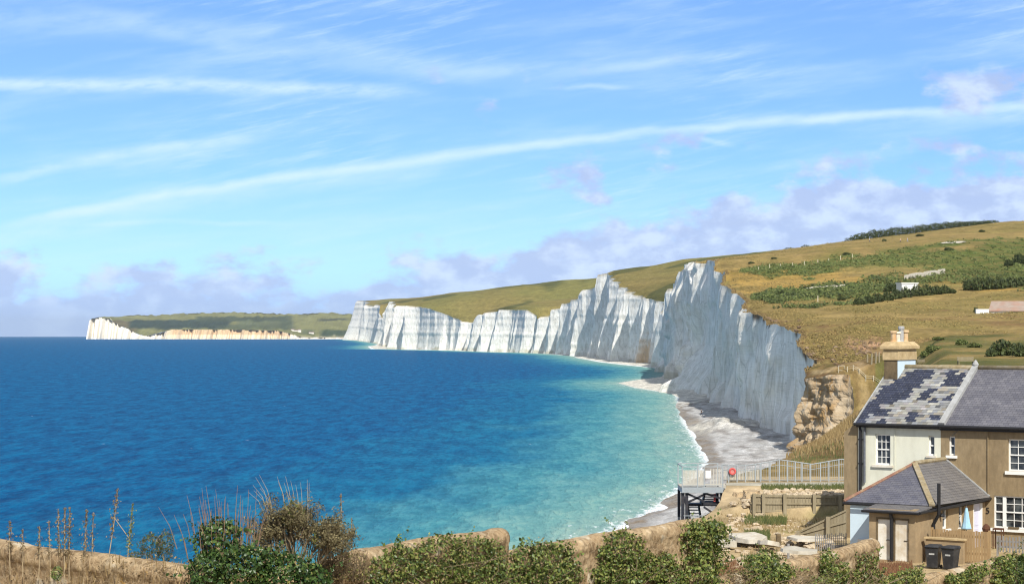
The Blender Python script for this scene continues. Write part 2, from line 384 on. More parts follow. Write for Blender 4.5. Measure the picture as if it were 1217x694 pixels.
def step_(D0, A_, fall, z0, z1, ww=7):
    e_ = Z-(.5*z0+.5*z1)
    msk = np.clip(1-np.abs(e_)/((z1-z0)/2)+.6*vn(S[None, :]/6, Z/7, D0*.1), 0, 1)
    return (A_*sst(D0, D0+ww, SD)*sst(D0+fall, D0+ww, SD))[None, :]*np.clip(msk*2, 0, 1)
off = off+step_(884, 5.5, 150, 24, 62)+step_(925, 3.0, 120, 34, 60, 8)+step_(548, 2.0, 60, 8, 34, 4)+step_(562, 1.4, 50, 14, 34, 4)+step_(536, 1.2, 40, 18, 32, 4)+step_(680, 2.4, 80, 30, 50, 5)+step_(480, 1.2, 50, 18, 30, 4)
cone = 13*np.exp(-((SD-850)/70)**2)[None, :]*np.clip(1-t*2.9, 0, 1)**1.4                    # fallen chalk at the foot
off = off+cone
topw = np.clip((1-t)/.06, 0, 1)
off = off*(.8+.2*topw)
CXY = np.stack([SX[None, :]+NX[None, :]*off, SD[None, :]+NY[None, :]*off, Z], -1)
CXY[0, :, 2] -= 3; CXY[0, :, :2] += np.stack([NX, NY], -1)*.6
# chalk colour (albedo)
n_s = fbm(ph[None, :]*6, Z/np.maximum(ll*.8, 6)[None, :], 3.3, 4); n_b = fbm(S[None, :]/30, Z/3.0, 8.0, 3); n_f = fbm(ph[None, :]*7, Z/3, 1.0, 3)
chalk = np.array([.80, .785, .735]); ochre = np.array([.36, .255, .145]); soil = np.array([.12, .075, .04]); grey = np.array([.50, .485, .43]); alga = np.array([.34, .32, .20])
C = np.broadcast_to(chalk, (*Z.shape, 3)).copy()
def mixin(C, w, c): return C*(1-w[..., None])+np.asarray(c)*w[..., None]
C = mixin(C, np.clip(.06+.35*fbm(ph[None, :]*2.2, Z/np.maximum(ll*.45, 6)[None, :], 3.3, 4), 0, .5)*sst(1900, 700, SD)[None, :], grey)
C = mixin(C, np.clip(.6*n_b-.15, 0, .35)*sst(2200, 900, SD)[None, :], [.66, .60, .47])
C = mixin(C, np.clip((3.2+n_f*2-(Z-zb))/3, 0, .65)*(SD > 900)[None, :]*np.clip(.5+n_s, 0, 1), alga)
C = mixin(C, np.exp(-((SD-1560)/28)**2)[None, :]*sst(24, 6, Z+8*n_f)*.75, [.55, .33, .13])
oc = sst(402, 394, SD)[None, :]*np.ones_like(Z)
ocn = np.clip(.62+.5*n_s+.35*n_b, 0.1, 1)
ocn = np.clip(ocn*(1+.5*fbm(S[None, :]/1.0, Z/1.2, 67.0, 3)), .05, 1.3)
C = C*(1-oc[..., None])+oc[..., None]*(ochre*ocn[..., None]+np.array([.52, .43, .31])*(1-ocn[..., None]))
dep = ze[None, :]-Z
sw = sst(2.1+1.2*n_f[:, :], .5, dep)*np.interp(SD, [0, 390, 400, 560, 640], [.5, .8, 1, 1, .0])[None, :]
sw = sw*np.clip(.55+1.6*vn(S/5, 71.0)+.5*vn(S/1.7, 73.0), .08, 1)[None, :]
C = mixin(C, sw, soil)
C = mixin(C, sst(2.5, .6, dep)*np.clip(n_f+.2, 0, .6)*(SD > 640)[None, :], [.42, .33, .18])
C = C*(1+.05*n_f[..., None])

def chalkmat():
    m, nt, b = newmat('chalk')
    a = nd(nt, 'ShaderNodeAttribute', attribute_name='Col')
    v = mapped(nt, (.9, .9, .35)); v2 = mapped(nt, (.12, .12, 1.3)); v3 = mapped(nt, (1, 1, 1))
    n1 = noise(nt, v, .4, 5, .6); n2 = noise(nt, v2, .8, 4); n3 = noise(nt, v3, 1.6, 5, .7)
    c = mixc(nt, 1, a.outputs['Color'], ramp(nt, n1, [(.28, (.80, .78, .73)), (.5, (1, 1, 1)), (.75, (1.06, 1.06, 1.06))]), 'MULTIPLY')
    c = mixc(nt, ramp(nt, n2, [(.30, (.3, .3, .3)), (.36, (0, 0, 0))]), c, (.40, .38, .33))
    n4 = noise(nt, mapped(nt, (.035, .035, 1)), .42, 3, .5)          # flint seams
    for p_ in (.44, .52, .60): c = mixc(nt, ramp(nt, n4, [(p_-.012, (0, 0, 0)), (p_, (.19, .19, .19)), (p_+.012, (0, 0, 0))]), c, (.30, .29, .26))
    blk = nd(nt, 'ShaderNodeTexVoronoi', inp={'Scale': .45}); nt.links.new(mapped(nt, (1, 1, .5)), blk.inputs['Vector'])
    sbk = nd(nt, 'ShaderNodeSeparateColor'); nt.links.new(blk.outputs['Color'], sbk.inputs[0])
    c = mixc(nt, 1, c, ramp(nt, sbk.outputs[0], [(0, (.88, .875, .86)), (1, (1.06, 1.06, 1.06))]), 'MULTIPLY')
    crack = nd(nt, 'ShaderNodeTexVoronoi', feature='DISTANCE_TO_EDGE', inp={'Scale': .22}); nt.links.new(mapped(nt, (1.1, 1.1, .35)), crack.inputs['Vector'])
    c = mixc(nt, ramp(nt, crack.outputs['Distance'], [(.0, (.5, .5, .5)), (.03, (0, 0, 0))]), c, (.36, .35, .31))
    nt.links.new(c, b.inputs['Base Color']); b.inputs['Roughness'].default_value = .95; b.inputs['Specular IOR Level'].default_value = .1
    h = mth(nt, 'ADD', mth(nt, 'ADD', mth(nt, 'MULTIPLY', n1, .4), mth(nt, 'MULTIPLY', blk.outputs['Distance'], .6)), mth(nt, 'MULTIPLY', n3, .7)); bump(nt, b, h, .5, .8)
    return m
M_chalk = chalkmat()
cl = gridmesh('chalk_cliffs', CXY, M_chalk, col=C, smooth=False); struct(cl)

# ---------------------------------------------------------------- turf behind the edge
nc = 118
dl = np.concatenate([[0], np.geomspace(.5, 330, nc-6), [420, 560, 760, 1050, 1500]])
nc = len(dl)
edgeX, edgeD, edgeZ = CXY[-1, :, 0], CXY[-1, :, 1], CXY[-1, :, 2]
wgt = np.exp(-dl/10)[None, :]
LX = SX[:, None]+dl[None, :]+(edgeX-SX)[:, None]*wgt
LD = SD[:, None]+(edgeD-SD)[:, None]*wgt
LZ = landz(LX, LD, SX[:, None]*np.ones_like(LX))
w2 = np.exp(-dl/4)[None, :]
LZ = LZ+(edgeZ[:, None]-LZ[:, :1])*w2
LZ = LZ-(np.maximum(LX-700, 0)*.03)*(LD < 1400)
# bare slips and banks on the near down
bk = np.exp(-((LD-262)/16)**2)*sst(70, 80, LX+60)*0
pxv = CX+F*LX/np.maximum(LD, 5); pyv = EY+(H-LZ)*F/np.maximum(LD, 5)
nz1 = fbm(LX/9, LD/16, 0, 4); nz2 = fbm(LX/2.2, LD/4, 5, 4); nz3 = fbm(LX/40, LD/90, 2, 3); nzf = fbm(LX/120, LD/200, 7, 4)
straw = np.array([.275, .20, .082]); gold = np.array([.36, .235, .07]); olive = np.array([.19, .165, .055]); green = np.array([.085, .115, .03]); dark = np.array([.05, .058, .02]); brown = np.array([.165, .10, .05]); sandy = np.array([.42, .32, .19])
G = np.broadcast_to(straw, (*LX.shape, 3)).copy()
G = mixin(G, np.clip(.3+.5*nz1, 0, .7), olive)
nearm = (LD < 1150)
def band(up, lo, soft=4.0):
    u = np.interp(pxv, *zip(*up)); l = np.interp(pxv, *zip(*lo)); q = pyv+nz1*6+nz2*2.5
    return np.clip((q-u)/soft+.5, 0, 1)*np.clip((l-q)/soft+.5, 0, 1)*nearm*(LD > 380)
G = mixin(G, band([(850, 318), (960, 322), (1000, 326), (1217, 340)], [(850, 330), (900, 352), (960, 345), (1010, 335), (1217, 345)])*.8, gold)
b1_ = band([(880, 322), (900, 319), (960, 311), (1020, 304), (1100, 297), (1150, 289), (1217, 281)], [(880, 323), (910, 327), (960, 328), (1010, 321), (1080, 318), (1120, 322), (1217, 331)])
b2_ = band([(895, 356), (930, 345), (960, 338), (1010, 334), (1070, 327), (1217, 322)], [(895, 357), (930, 359), (970, 360), (1020, 361), (1060, 350), (1120, 338), (1217, 338)])
scrubw = np.maximum(b1_, b2_*.95)
G = mixin(G, b1_*np.clip(.75+.5*nz2, .25, 1), green); G = mixin(G, b2_*np.clip(.7+.6*nz2, .2, 1), dark*.6+green*.5)
G = mixin(G, band([(985, 385), (1030, 378), (1120, 374), (1217, 378)], [(985, 392), (1040, 388), (1120, 384), (1217, 386)])*np.clip(.45+.8*nz2, 0, .8), brown)
G = mixin(G, band([(880, 372), (900, 368), (960, 385), (1040, 400), (1217, 398)], [(880, 374), (930, 400), (975, 440), (1040, 436), (1217, 402)], 10)*np.clip(.45+.5*nz2, 0, .75), brown)
G = mixin(G, band([(1005, 405), (1030, 403), (1048, 406)], [(1005, 414), (1030, 420), (1048, 422)])*(pxv > 1002)*(pxv < 1050)*np.clip(.6+.6*nz2, 0, 1), [.36, .22, .14])
bank_ = ((LD < 400) & (LD > 120))*(pxv > 1040)
G = mixin(G, bank_*np.clip(.55+.7*nz1+.5*nz2, 0, .9), [.095, .105, .035]); G = mixin(G, bank_*np.clip(.6*nz2-.1, 0, .6), brown)
midb = ((LD < 400) & (LD > 126))*(pxv <= 1040)
G = mixin(G, midb*np.clip(.6+.7*nz1, 0, .95), [.155, .10, .05]); G = mixin(G, midb*np.clip(.9*nz2-.1, 0, .7), [.33, .25, .15]); G = mixin(G, midb*np.clip(-.9*nz2-.2, 0, .7), [.09, .085, .03])
# near yard and rubble ground
yard = (LD < 128)*1.0
G = mixin(G, yard, sandy); G = mixin(G, yard*np.clip(.9*nz1-.05, 0, .75), [.25, .19, .075]); G = mixin(G, yard*np.clip(1.2*nz2-.5, 0, .7), [.13, .14, .045])
pathw = ((LD > 119.5) & (LD < 123.5) & (LX > 12))*1.0
G = mixin(G, pathw, [.46, .43, .37])
bankw = ((LD >= 111.2) & (LD <= 119) & (LX > 11))*1.0
G = mixin(G, bankw*np.clip(.8+.4*nz2, 0, 1), [.50, .385, .25])
# far downs
fm = sst(1150, 1350, LD)
olive2 = np.array([.185, .175, .06]); rust = np.array([.25, .17, .07])
GF = np.broadcast_to(olive2, (*LX.shape, 3)).copy()
GF = mixin(GF, np.clip(.45-.6*(LX-SX[:, None])/220+.5*nzf, 0, .9), rust)
GF = mixin(GF, np.clip(.8*nzf-.15, 0, .5), [.11, .125, .04])
GF = mixin(GF, sst(.28, .5, fbm(LX/60, LD/140, 31, 3))*.7, [.055, .07, .028])
cres = (LD > 3300)*(pxv > 585)*(pxv < 720)*1.0
GF = mixin(GF, cres*.95, [.03, .04, .02])
G = G*(1-fm[..., None])+GF*fm[..., None]
G = mixin(G, sst(1.6, .3, dl)[None, :]*np.clip(.5+nz2, 0, 1)*((LD > 380) & (LD < 620)), soil)
G = G*(1+.16*nz2[..., None])
G = G*(1+.13*(fbm(LX/45, LZ/.9, 77, 3)*((LD > 380) & (LD < 3000)))[..., None])
def turfmat():
    m, nt, b = newmat('turf')
    a = nd(nt, 'ShaderNodeAttribute', attribute_name='Col')
    v = mapped(nt, (1, .6, 1)); n1 = noise(nt, v, .9, 8, .7); n2 = noise(nt, v, .12, 6, .65)
    c = mixc(nt, 1, a.outputs['Color'], ramp(nt, n1, [(.3, (.62, .62, .6)), (.7, (1.25, 1.25, 1.2))]), 'MULTIPLY')
    c = mixc(nt, 1, c, ramp(nt, n2, [(.3, (.8, .82, .8)), (.7, (1.15, 1.13, 1.1))]), 'MULTIPLY')
    nt.links.new(c, b.inputs['Base Color']); b.inputs['Roughness'].default_value = 1; b.inputs['Specular IOR Level'].default_value = .05
    bump(nt, b, n1, .7, .35); return m
M_turf = turfmat()
struct(gridmesh('ground', np.stack([LX, LD, LZ], -1), M_turf, col=G))

# ---------------------------------------------------------------- waterline, beach, sea
WT = np.array([[0, -160], [90, -34], [118, -26], [180, -9], [230, 7], [254, 14], [284, 21.5], [330, 30], [384, 38.5], [430, 41.5], [476, 44.5], [560, 49], [625, 54], [720, 61], [810, 67.5], [850, 63], [900, 57], [983, 54.5], [1040, 66], [1120, 86],
  [1250, 98], [1395, 101], [1538, 86], [1680, 74], [1818, 70], [1950, 64], [2080, 66], [2143, 60], [2308, 41], [2400, 22], [2500, -18], [2600, -50], [2740, -86], [2857, -152], [2927, -172], [2960, -205], [3530, -250], [3700, -250], [4200, -276], [5000, -350], [6300, -485], [6800, -560], [7000, -400]], float)
def waterX(D): return np.interp(D, WT[:, 0], WT[:, 1])
bD = np.concatenate([np.arange(40, 420, 1.2), np.arange(420, 1400, 3.0), np.arange(1400, 6900, 14)])
wl = waterX(bD)+fbm(bD/np.interp(bD, [0, 400, 2000, 7000], [7, 9, 60, 200]), .5, 0, 3)*np.interp(bD, [0, 400, 1000, 3000], [1.2, 1.3, 2.5, 5])
ed = np.maximum(coastX(bD)+np.interp(bD, [0, 380, 396, 1400, 7000], [6, 2, 3, 6, 20]), wl+2)
bt = np.concatenate([np.linspace(-1.2, 0, 14)[:-1], np.linspace(0, 1, 46)])
BX = np.where(bt[None, :] < 0, wl[:, None]+bt[None, :]*14, wl[:, None]+bt[None, :]*(ed-wl)[:, None])
bdrop = (bD**2/(2*RE))[:, None]
btop = np.interp(bD, [40, 118, 300, 395, 600, 900, 1100, 7000], [4.5, 4.2, 3.4, 2.2, 2.0, 1.8, 1.4, 2])[:, None]
BDm = bD[:, None]*np.ones_like(BX)
BZ = -bdrop+np.where(bt[None, :] < 0, bt[None, :]*1.6, btop*np.clip(bt[None, :], 0, 1)**.8)+.12
nb = fbm(BX/3, BDm/5, 0, 4)
BZ = BZ+nb*.22*np.clip(bt[None, :]*4, 0, 1)
cone_b = np.exp(-((BDm-850)/60)**2)*2.5*np.clip(1-np.abs(BX-(coastX(BDm)-7))/17, 0, 1)**1.3
BZ = BZ+cone_b*(1+.25*nb)
mid = np.exp(-((BDm-515)/26)**2)*np.clip(1-np.abs(BX-53)/8, 0, 1)*1.2
BZ = BZ+mid*(1+nb)
wd = BX-wl[:, None]
shing = np.array([.50, .495, .485]); wet = np.array([.20, .155, .105]); wchalk = np.array([.72, .69, .60])
CB = np.broadcast_to(shing, (*BX.shape, 3)).copy()
nb2 = fbm(BX/1.3, BDm/3.5, 3, 4)
CB = mixin(CB, np.clip(.35*nb2+.1*nb, 0, .45), [.62, .61, .6])
wetw = np.interp(bD, [0, 250, 400, 560, 700], [4, 3.2, 2.6, 4, 0])[:, None]
CB = mixin(CB, sst(wetw+1.5*nb, wetw*.3, wd)*(wetw > .1)*np.clip(.75+.5*nb2, 0, 1), wet)
wcw = np.maximum(sst(640, 760, BDm+60*nb), np.exp(-((BDm-515)/26)**2)*.75)
CB = mixin(CB, wcw, wchalk)
CB = mixin(CB, np.clip(1.1*fbm(BX/2.2, BDm/9, 13, 4)-.15, 0, .7)*(BDm < 720), [.17, .15, .135])
CB = CB*(1+.3*nb2[..., None])
M_beach = surf('shingle', None, .95, 3.5, .6, (.30, .28, .26), .45, bst=.9, bd=.2, spec=.15, attr='Col')
struct(gridmesh('beach', np.stack([BX, BDm, BZ], -1), M_beach, col=CB))

sD = np.concatenate([np.geomspace(45, 900, 260), np.geomspace(905, 7200, 120), np.geomspace(7400, 24000, 40)])
sk = np.linspace(-.42, .34, 260)
SXm = sk[None, :]*sD[:, None]; SDm = sD[:, None]*np.ones_like(SXm)
SZm = -(SDm**2+SXm**2)/(2*RE)
wlS = waterX(sD)[:, None]
shore = (wlS-SXm)
shore = np.where(SDm > 6900, 600, shore)
def seamat():
    m, nt, b = newmat('sea_water')
    a = nd(nt, 'ShaderNodeAttribute', attribute_name='shore'); sh = a.outputs['Fac']
    g = nd(nt, 'ShaderNodeNewGeometry'); s_ = nd(nt, 'ShaderNodeSeparateXYZ'); nt.links.new(g.outputs['Position'], s_.inputs[0])
    def pn(sx, sy, scale, det=4, rough=.55, w=0.0):
        c = nd(nt, 'ShaderNodeMapping'); c.inputs['Scale'].default_value = (sx, sy, 1); c.inputs['Location'].default_value = (w, w*2, 0)
        nt.links.new(g.outputs['Position'], c.inputs[0]); return noise(nt, c.outputs[0], scale, det, rough)
    big = pn(1, .35, .045, 5, .6); mid = pn(1, .22, .24, 4, .62, 3.3); fin = pn(1, .25, .9, 3, .65, 7.7)
    s2 = mth(nt, 'ADD', sh, mth(nt, 'MULTIPLY', mth(nt, 'SUBTRACT', big, .5), mth(nt, 'ADD', mth(nt, 'MULTIPLY', sh, .9), 8.0)))
    sc = mth(nt, 'DIVIDE', s2, 110.0)
    col = ramp(nt, sc, [(0, SEA[0]), (.10, SEA[1]), (.24, SEA[2]), (.42, SEA[3]), (.75, SEA[4])])
    # wave light and shade painted into the water colour, weaker towards the shore
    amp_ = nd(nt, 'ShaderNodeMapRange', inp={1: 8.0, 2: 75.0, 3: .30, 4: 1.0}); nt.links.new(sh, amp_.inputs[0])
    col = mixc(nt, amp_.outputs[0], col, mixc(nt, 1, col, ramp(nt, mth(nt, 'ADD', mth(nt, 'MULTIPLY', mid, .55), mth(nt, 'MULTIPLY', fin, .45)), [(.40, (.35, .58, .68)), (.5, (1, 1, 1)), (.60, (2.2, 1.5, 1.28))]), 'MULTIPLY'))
    # foam: surf line, then broken streaks parallel to the shore
    f1 = pn(.9, .22, .8, 7, .75, 1.7); f2 = pn(1.6, .5, .9, 6, .7, 5.1)
    def smr(x, p, q):
        n = nd(nt, 'ShaderNodeMapRange', interpolation_type='SMOOTHSTEP', inp={1: p, 2: q}); nt.links.new(x, n.inputs[0]); return n.outputs[0]
    near = smr(mth(nt, 'ADD', sh, mth(nt, 'MULTIPLY', mth(nt, 'SUBTRACT', f2, .5), 7.0)), 3.0, .8)
    lines = mth(nt, 'MULTIPLY', smr(mth(nt, 'SUBTRACT', f1, mth(nt, 'MULTIPLY', sh, .011)), .50, .60), smr(sh, 17.0, 5.0))
    fm_ = mth(nt, 'MINIMUM', mth(nt, 'ADD', near, mth(nt, 'MULTIPLY', lines, .75)), 1.0)
    cap = mth(nt, 'MULTIPLY', smr(pn(.5, .22, .55, 3, .6, 9.9), .735, .77), .35)
    fm_ = mth(nt, 'MAXIMUM', fm_, cap)
    col = mixc(nt, fm_, col, (.78, .82, .84))
    nt.links.new(col, b.inputs['Base Color'])
    b.inputs['Roughness'].default_value = .22; b.inputs['IOR'].default_value = 1.33; b.inputs['Specular IOR Level'].default_value = SEASPEC
    h = mth(nt, 'ADD', mth(nt, 'MULTIPLY', mid, 1.6), mth(nt, 'MULTIPLY', fin, .55)); bump(nt, b, h, 1.0, 1.3)
    df = nd(nt, 'ShaderNodeBsdfDiffuse'); nt.links.new(col, df.inputs[0]); nt.links.new(b.inputs['Normal'].links[0].from_socket, df.inputs['Normal'])
    mx = nd(nt, 'ShaderNodeMixShader', inp={0: .17}); nt.links.new(df.outputs[0], mx.inputs[1]); nt.links.new(b.outputs[0], mx.inputs[2])
    nt.links.new(mx.outputs[0], nt.nodes['Material Output'].inputs[0])
    return m
SEA = [(.25, .36, .32), (.14, .31, .30), (.05, .215, .265), (.004, .112, .225), (.0, .076, .20)]
SEASPEC = .10
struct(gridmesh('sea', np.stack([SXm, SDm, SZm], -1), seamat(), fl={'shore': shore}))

# ---------------------------------------------------------------- the far headland across the bay
HD = 7700.0
pxs = np.arange(103, 434, .5)
topy = np.interp(pxs, [103, 106, 112, 126, 135, 150, 163, 171, 178, 195, 205, 250, 300, 330, 343, 352, 360, 434], [381, 378.5, 377.5, 378.5, 385, 391.5, 397.5, 399.6, 398, 393, 391.6, 391.8, 392.2, 393.5, 396.5, 399.4, 401.2, 401.6])
skyy = np.interp(pxs, [103, 110, 118, 140, 165, 200, 260, 270, 300, 345, 360, 380, 400, 415, 434], [380, 377, 375.6, 374.2, 374.2, 372, 371, 372, 372.2, 373, 371.8, 371.5, 373, 374, 373])
base_y = 403.1
topy = topy+.35*fbm(pxs/3, 0, 0, 2); skyy = skyy+.25*fbm(pxs/7, 4, 0, 3)
z_b = PZ(base_y, HD)-1; rows = []; cols = []
wavy = 40*fbm(pxs/6, 2.2, 0, 3)+25*fbm(pxs/1.7, 7.2, 0, 2)
for q in np.linspace(0, 1, 10):
    Dq = HD+wavy*(1-.4*q)+55*q
    z = z_b+(PZ(topy, HD+55)-z_b)*q; rows.append(np.stack([PX(pxs, HD)+0*z, Dq+0*z, z], -1))
    or_ = sst(185, 205, pxs)*sst(352, 335, pxs)
    cc = np.outer(1-or_, [.80, .75, .65])+np.outer(or_, [.62, .45, .27] if q > .45 else [.76, .64, .46])
    st_ = fbm(pxs/1.3, q*1.5, 3, 3); cc = cc*(1+.16*st_[:, None])
    if q == 0: cc = cc*0+.8
    cols.append(cc)
FH = np.stack(rows); FC = np.stack(cols)
far_cliff = gridmesh('far_cliffs', FH, M_chalk, col=FC); struct(far_cliff)
rows, cols = [], []
for q in np.linspace(0, 1.25, 30):
    Dq = HD+55+1300*q; py = topy+(skyy-topy)*min(q, 1)**.8 if q <= 1 else skyy+(q-1)*14
    z = PZ(py, Dq)+(0 if q in (0,) else 1)*3*fbm(pxs/5, q*6, 0, 3)
    X = PX(pxs, HD)*(1+.10*q); rows.append(np.stack([X, Dq+0*z, z], -1))
    px2 = CX+F*X/Dq
    c = np.broadcast_to([.20, .20, .085], (len(pxs), 3)).copy()
    n_ = fbm(px2/9, py/2.2, 3, 3)
    def patch(x0, x1, y0, y1, col, s=1.0):
        global c
        w = np.clip((px2-x0)/6, 0, 1)*np.clip((x1-px2)/6, 0, 1)*np.clip((py+n_-y0)/1.2, 0, 1)*np.clip((y1-py-n_)/1.2, 0, 1)*s
        c = c*(1-w[:, None])+np.array(col)*w[:, None]
    patch(126, 165, 380, 394, [.13, .10, .06], .8); patch(150, 276, 379.5, 391, [.035, .055, .04]); patch(230, 345, 376, 383.5, [.045, .065, .04], .9)
    patch(280, 350, 381, 388, [.11, .13, .07], .9); patch(255, 345, 386, 392, [.06, .08, .045], .8); patch(330, 352, 375, 392, [.06, .08, .045], .8)
    patch(376, 416, 378, 381.5, [.05, .06, .045]); patch(416, 434, 371, 388, [.03, .05, .05]); patch(378, 434, 392, 400, [.05, .075, .04]); patch(352, 434, 399, 403, [.5, .45, .36], .7)
    patch(346.3, 349.5, 372, 392, [.55, .5, .4], .8); patch(355, 376, 391, 398, [.09, .11, .055], .8)
    if q > .93: c = c*(.35+.65*(fbm(pxs/14, 1, 0, 2) > .25)[:, None])
    cols.append(c*(1+.2*n_[:, None]))
struct(gridmesh('far_hills', np.stack(rows), M_turf, col=np.stack(cols)))
# ================================================================ the cottages: local frame (u along the front, s into the building)
ROT = math.radians(-34)
EU = Vector((math.cos(ROT), math.sin(ROT), 0)); ES = Vector((-math.sin(ROT), math.cos(ROT), 0))
Q0 = Vector((22.75, 97.07, 0)); GZ = 14.7
def frm(name, label, cat, u, s, group=None):
    t = thing(name, label, cat, Q0+EU*u+ES*s+Vector((0, 0, GZ)), ROT, group); return t, Vector((u, s, GZ))
def fu(px, py, s=0.0):
    """u, z on the plane s = const seen at px, py"""
    k_ = (px-CX)/F; b0 = Q0+ES*s
    u = (b0.y*k_-b0.x)/(EU.x-EU.y*k_); D = b0.y+EU.y*u
    return u, PZ(py, D)
def fs(px, py, u=0.0):
    """s, z on the plane u = const"""
    k_ = (px-CX)/F; b0 = Q0+EU*u
    s = (b0.y*k_-b0.x)/(ES.x-ES.y*k_); D = b0.y+ES.y*s
    return s, PZ(py, D)

M_cream = surf('cream_paint', (.68, .675, .555), .8, 2.2, .06, (.55, .54, .43), .9, .12, .01, stretch=(1, 1, .4))
M_render = surf('brown_render', (.285, .215, .125), .95, 5, .22, (.19, .14, .08), .8, .5, .03, stretch=(1, 1, .45))
M_render2 = surf('tan_render', (.34, .25, .145), .95, 5, .18, (.25, .185, .11), .7, .4, .02)
M_lblue = surf('pale_blue_paint', (.56, .68, .76), .8, 3, .06, None, 1, .1, .01)
M_white = surf('white_paint', (.80, .80, .77), .55, 6, .05, None, 1, .05, .005)
M_worn = surf('worn_white_paint', (.74, .71, .63), .7, 5, .08, (.55, .46, .33), 1.3, .1, .01)
M_trim = surf('tan_stone', (.50, .38, .21), .9, 7, .25, (.36, .26, .13), 2, .4, .02)
M_lead = surf('lead_flashing', (.38, .385, .38), .7, 6, .2, (.28, .28, .27), 2, .2, .01)
M_black = surf('black_paint', (.018, .018, .02), .5, 8, .3, None, 1, 0)
M_iron = surf('grey_pipe', (.13, .14, .16), .5, 8, .3, None, 1, 0)
M_chim = surf('stained_chimney_render', (.17, .125, .07), .95, 4, .35, (.07, .055, .035), 1.6, .5, .03)
M_pot = surf('chimney_clay', (.55, .40, .235), .9, 6, .25, (.50, .26, .10), 2.5, .3, .02)
M_potw = surf('pale_clay', (.66, .60, .50), .9, 6, .2, (.50, .36, .2), 2.5, .3, .02)
M_ridge = surf('lichened_ridge', (.27, .215, .125), .95, 5, .3, (.34, .30, .22), 3, .4, .02)
M_red = surf('red_tile', (.24, .12, .085), .9, 6, .25, (.3, .22, .13), 3, .3, .02)
def glassmat():
    m, nt, b = newmat('window_glass')
    nt.links.new(ramp(nt, noise(nt, mapped(nt), 1.7, 2), [(.42, (.016, .02, .025)), (.62, (.10, .11, .11))]), b.inputs['Base Color']); b.inputs['Roughness'].default_value = .08; b.inputs['Specular IOR Level'].default_value = .5  # paler blotches painted into the glass colour stand in for reflected sky
    bump(nt, b, noise(nt, mapped(nt), 1.2, 2), .12, .05); return m
M_glass = glassmat()
def slatemat(name, c1, c2, bw, bh, mort):
    m, nt, b = newmat(name)
    uv = nd(nt, 'ShaderNodeUVMap'); br = nd(nt, 'ShaderNodeTexBrick', offset=.5)
    br.inputs['Color1'].default_value = (*c1, 1); br.inputs['Color2'].default_value = (*c2, 1); br.inputs['Mortar'].default_value = (*mort, 1)
    br.inputs['Scale'].default_value = 1; br.inputs['Mortar Size'].default_value = .006; br.inputs['Brick Width'].default_value = bw; br.inputs['Row Height'].default_value = bh; br.inputs['Mortar Smooth'].default_value = .2
    nt.links.new(uv.outputs[0], br.inputs[0])
    n = noise(nt, mapped(nt), .8, 5, .65)
    c = mixc(nt, 1, br.outputs[0], ramp(nt, n, [(.3, (.78, .78, .78)), (.7, (1.22, 1.2, 1.15))]), 'MULTIPLY')
    nt.links.new(c, b.inputs['Base Color']); b.inputs['Roughness'].default_value = .55; b.inputs['Specular IOR Level'].default_value = .4
    sepu = nd(nt, 'ShaderNodeSeparateXYZ'); nt.links.new(uv.outputs[0], sepu.inputs[0])
    saw = mth(nt, 'FRACT', mth(nt, 'DIVIDE', sepu.outputs[1], bh)); hh = mth(nt, 'SUBTRACT', mth(nt, 'MULTIPLY', saw, -1.0), mth(nt, 'MULTIPLY', br.outputs['Fac'], .6))
    bump(nt, b, hh, .9, .02); return m
M_slate = slatemat('grey_slate', (.105, .105, .13), (.15, .148, .17), .26, .20, (.03, .03, .035))
M_slate2 = slatemat('blue_slate', (.10, .102, .135), (.14, .14, .165), .26, .17, (.035, .035, .04))
M_slate3 = slatemat('weathered_slate', (.135, .13, .135), (.17, .16, .155), .26, .17, (.04, .04, .04))

def uvplane(name, pts, th, mat, parent, off, edge=None):
    """flat roof slope of real thickness with metre UVs (x along the first edge, y up the slope)"""
    pts = [Vector(p)-off for p in pts]
    n = (pts[1]-pts[0]).cross(pts[2]-pts[0]).normalized()
    if n.z < 0: n = -n
    m = len(pts); V = pts+[p-n*th for p in pts]
    Fc = [tuple(range(m)), tuple(range(2*m-1, m-1, -1))]+[(i, i+m, (i+1) % m+m, (i+1) % m) for i in range(m)]
    nrm = (pts[1]-pts[0]).cross(pts[2]-pts[1])
    if nrm.z < 0: Fc = [f[::-1] for f in Fc]
    o = meshobj(name, V, Fc, mat, parent)
    ex = (pts[1]-pts[0]).normalized(); ey = n.cross(ex)
    if ey.z < 0: ey = -ey
    uvl = o.data.uv_layers.new(name='UVMap')
    for lp in o.data.loops:
        d = o.data.vertices[lp.vertex_index].co-pts[0]; uvl.data[lp.index].uv = (d.dot(ex), d.dot(ey))
    return o
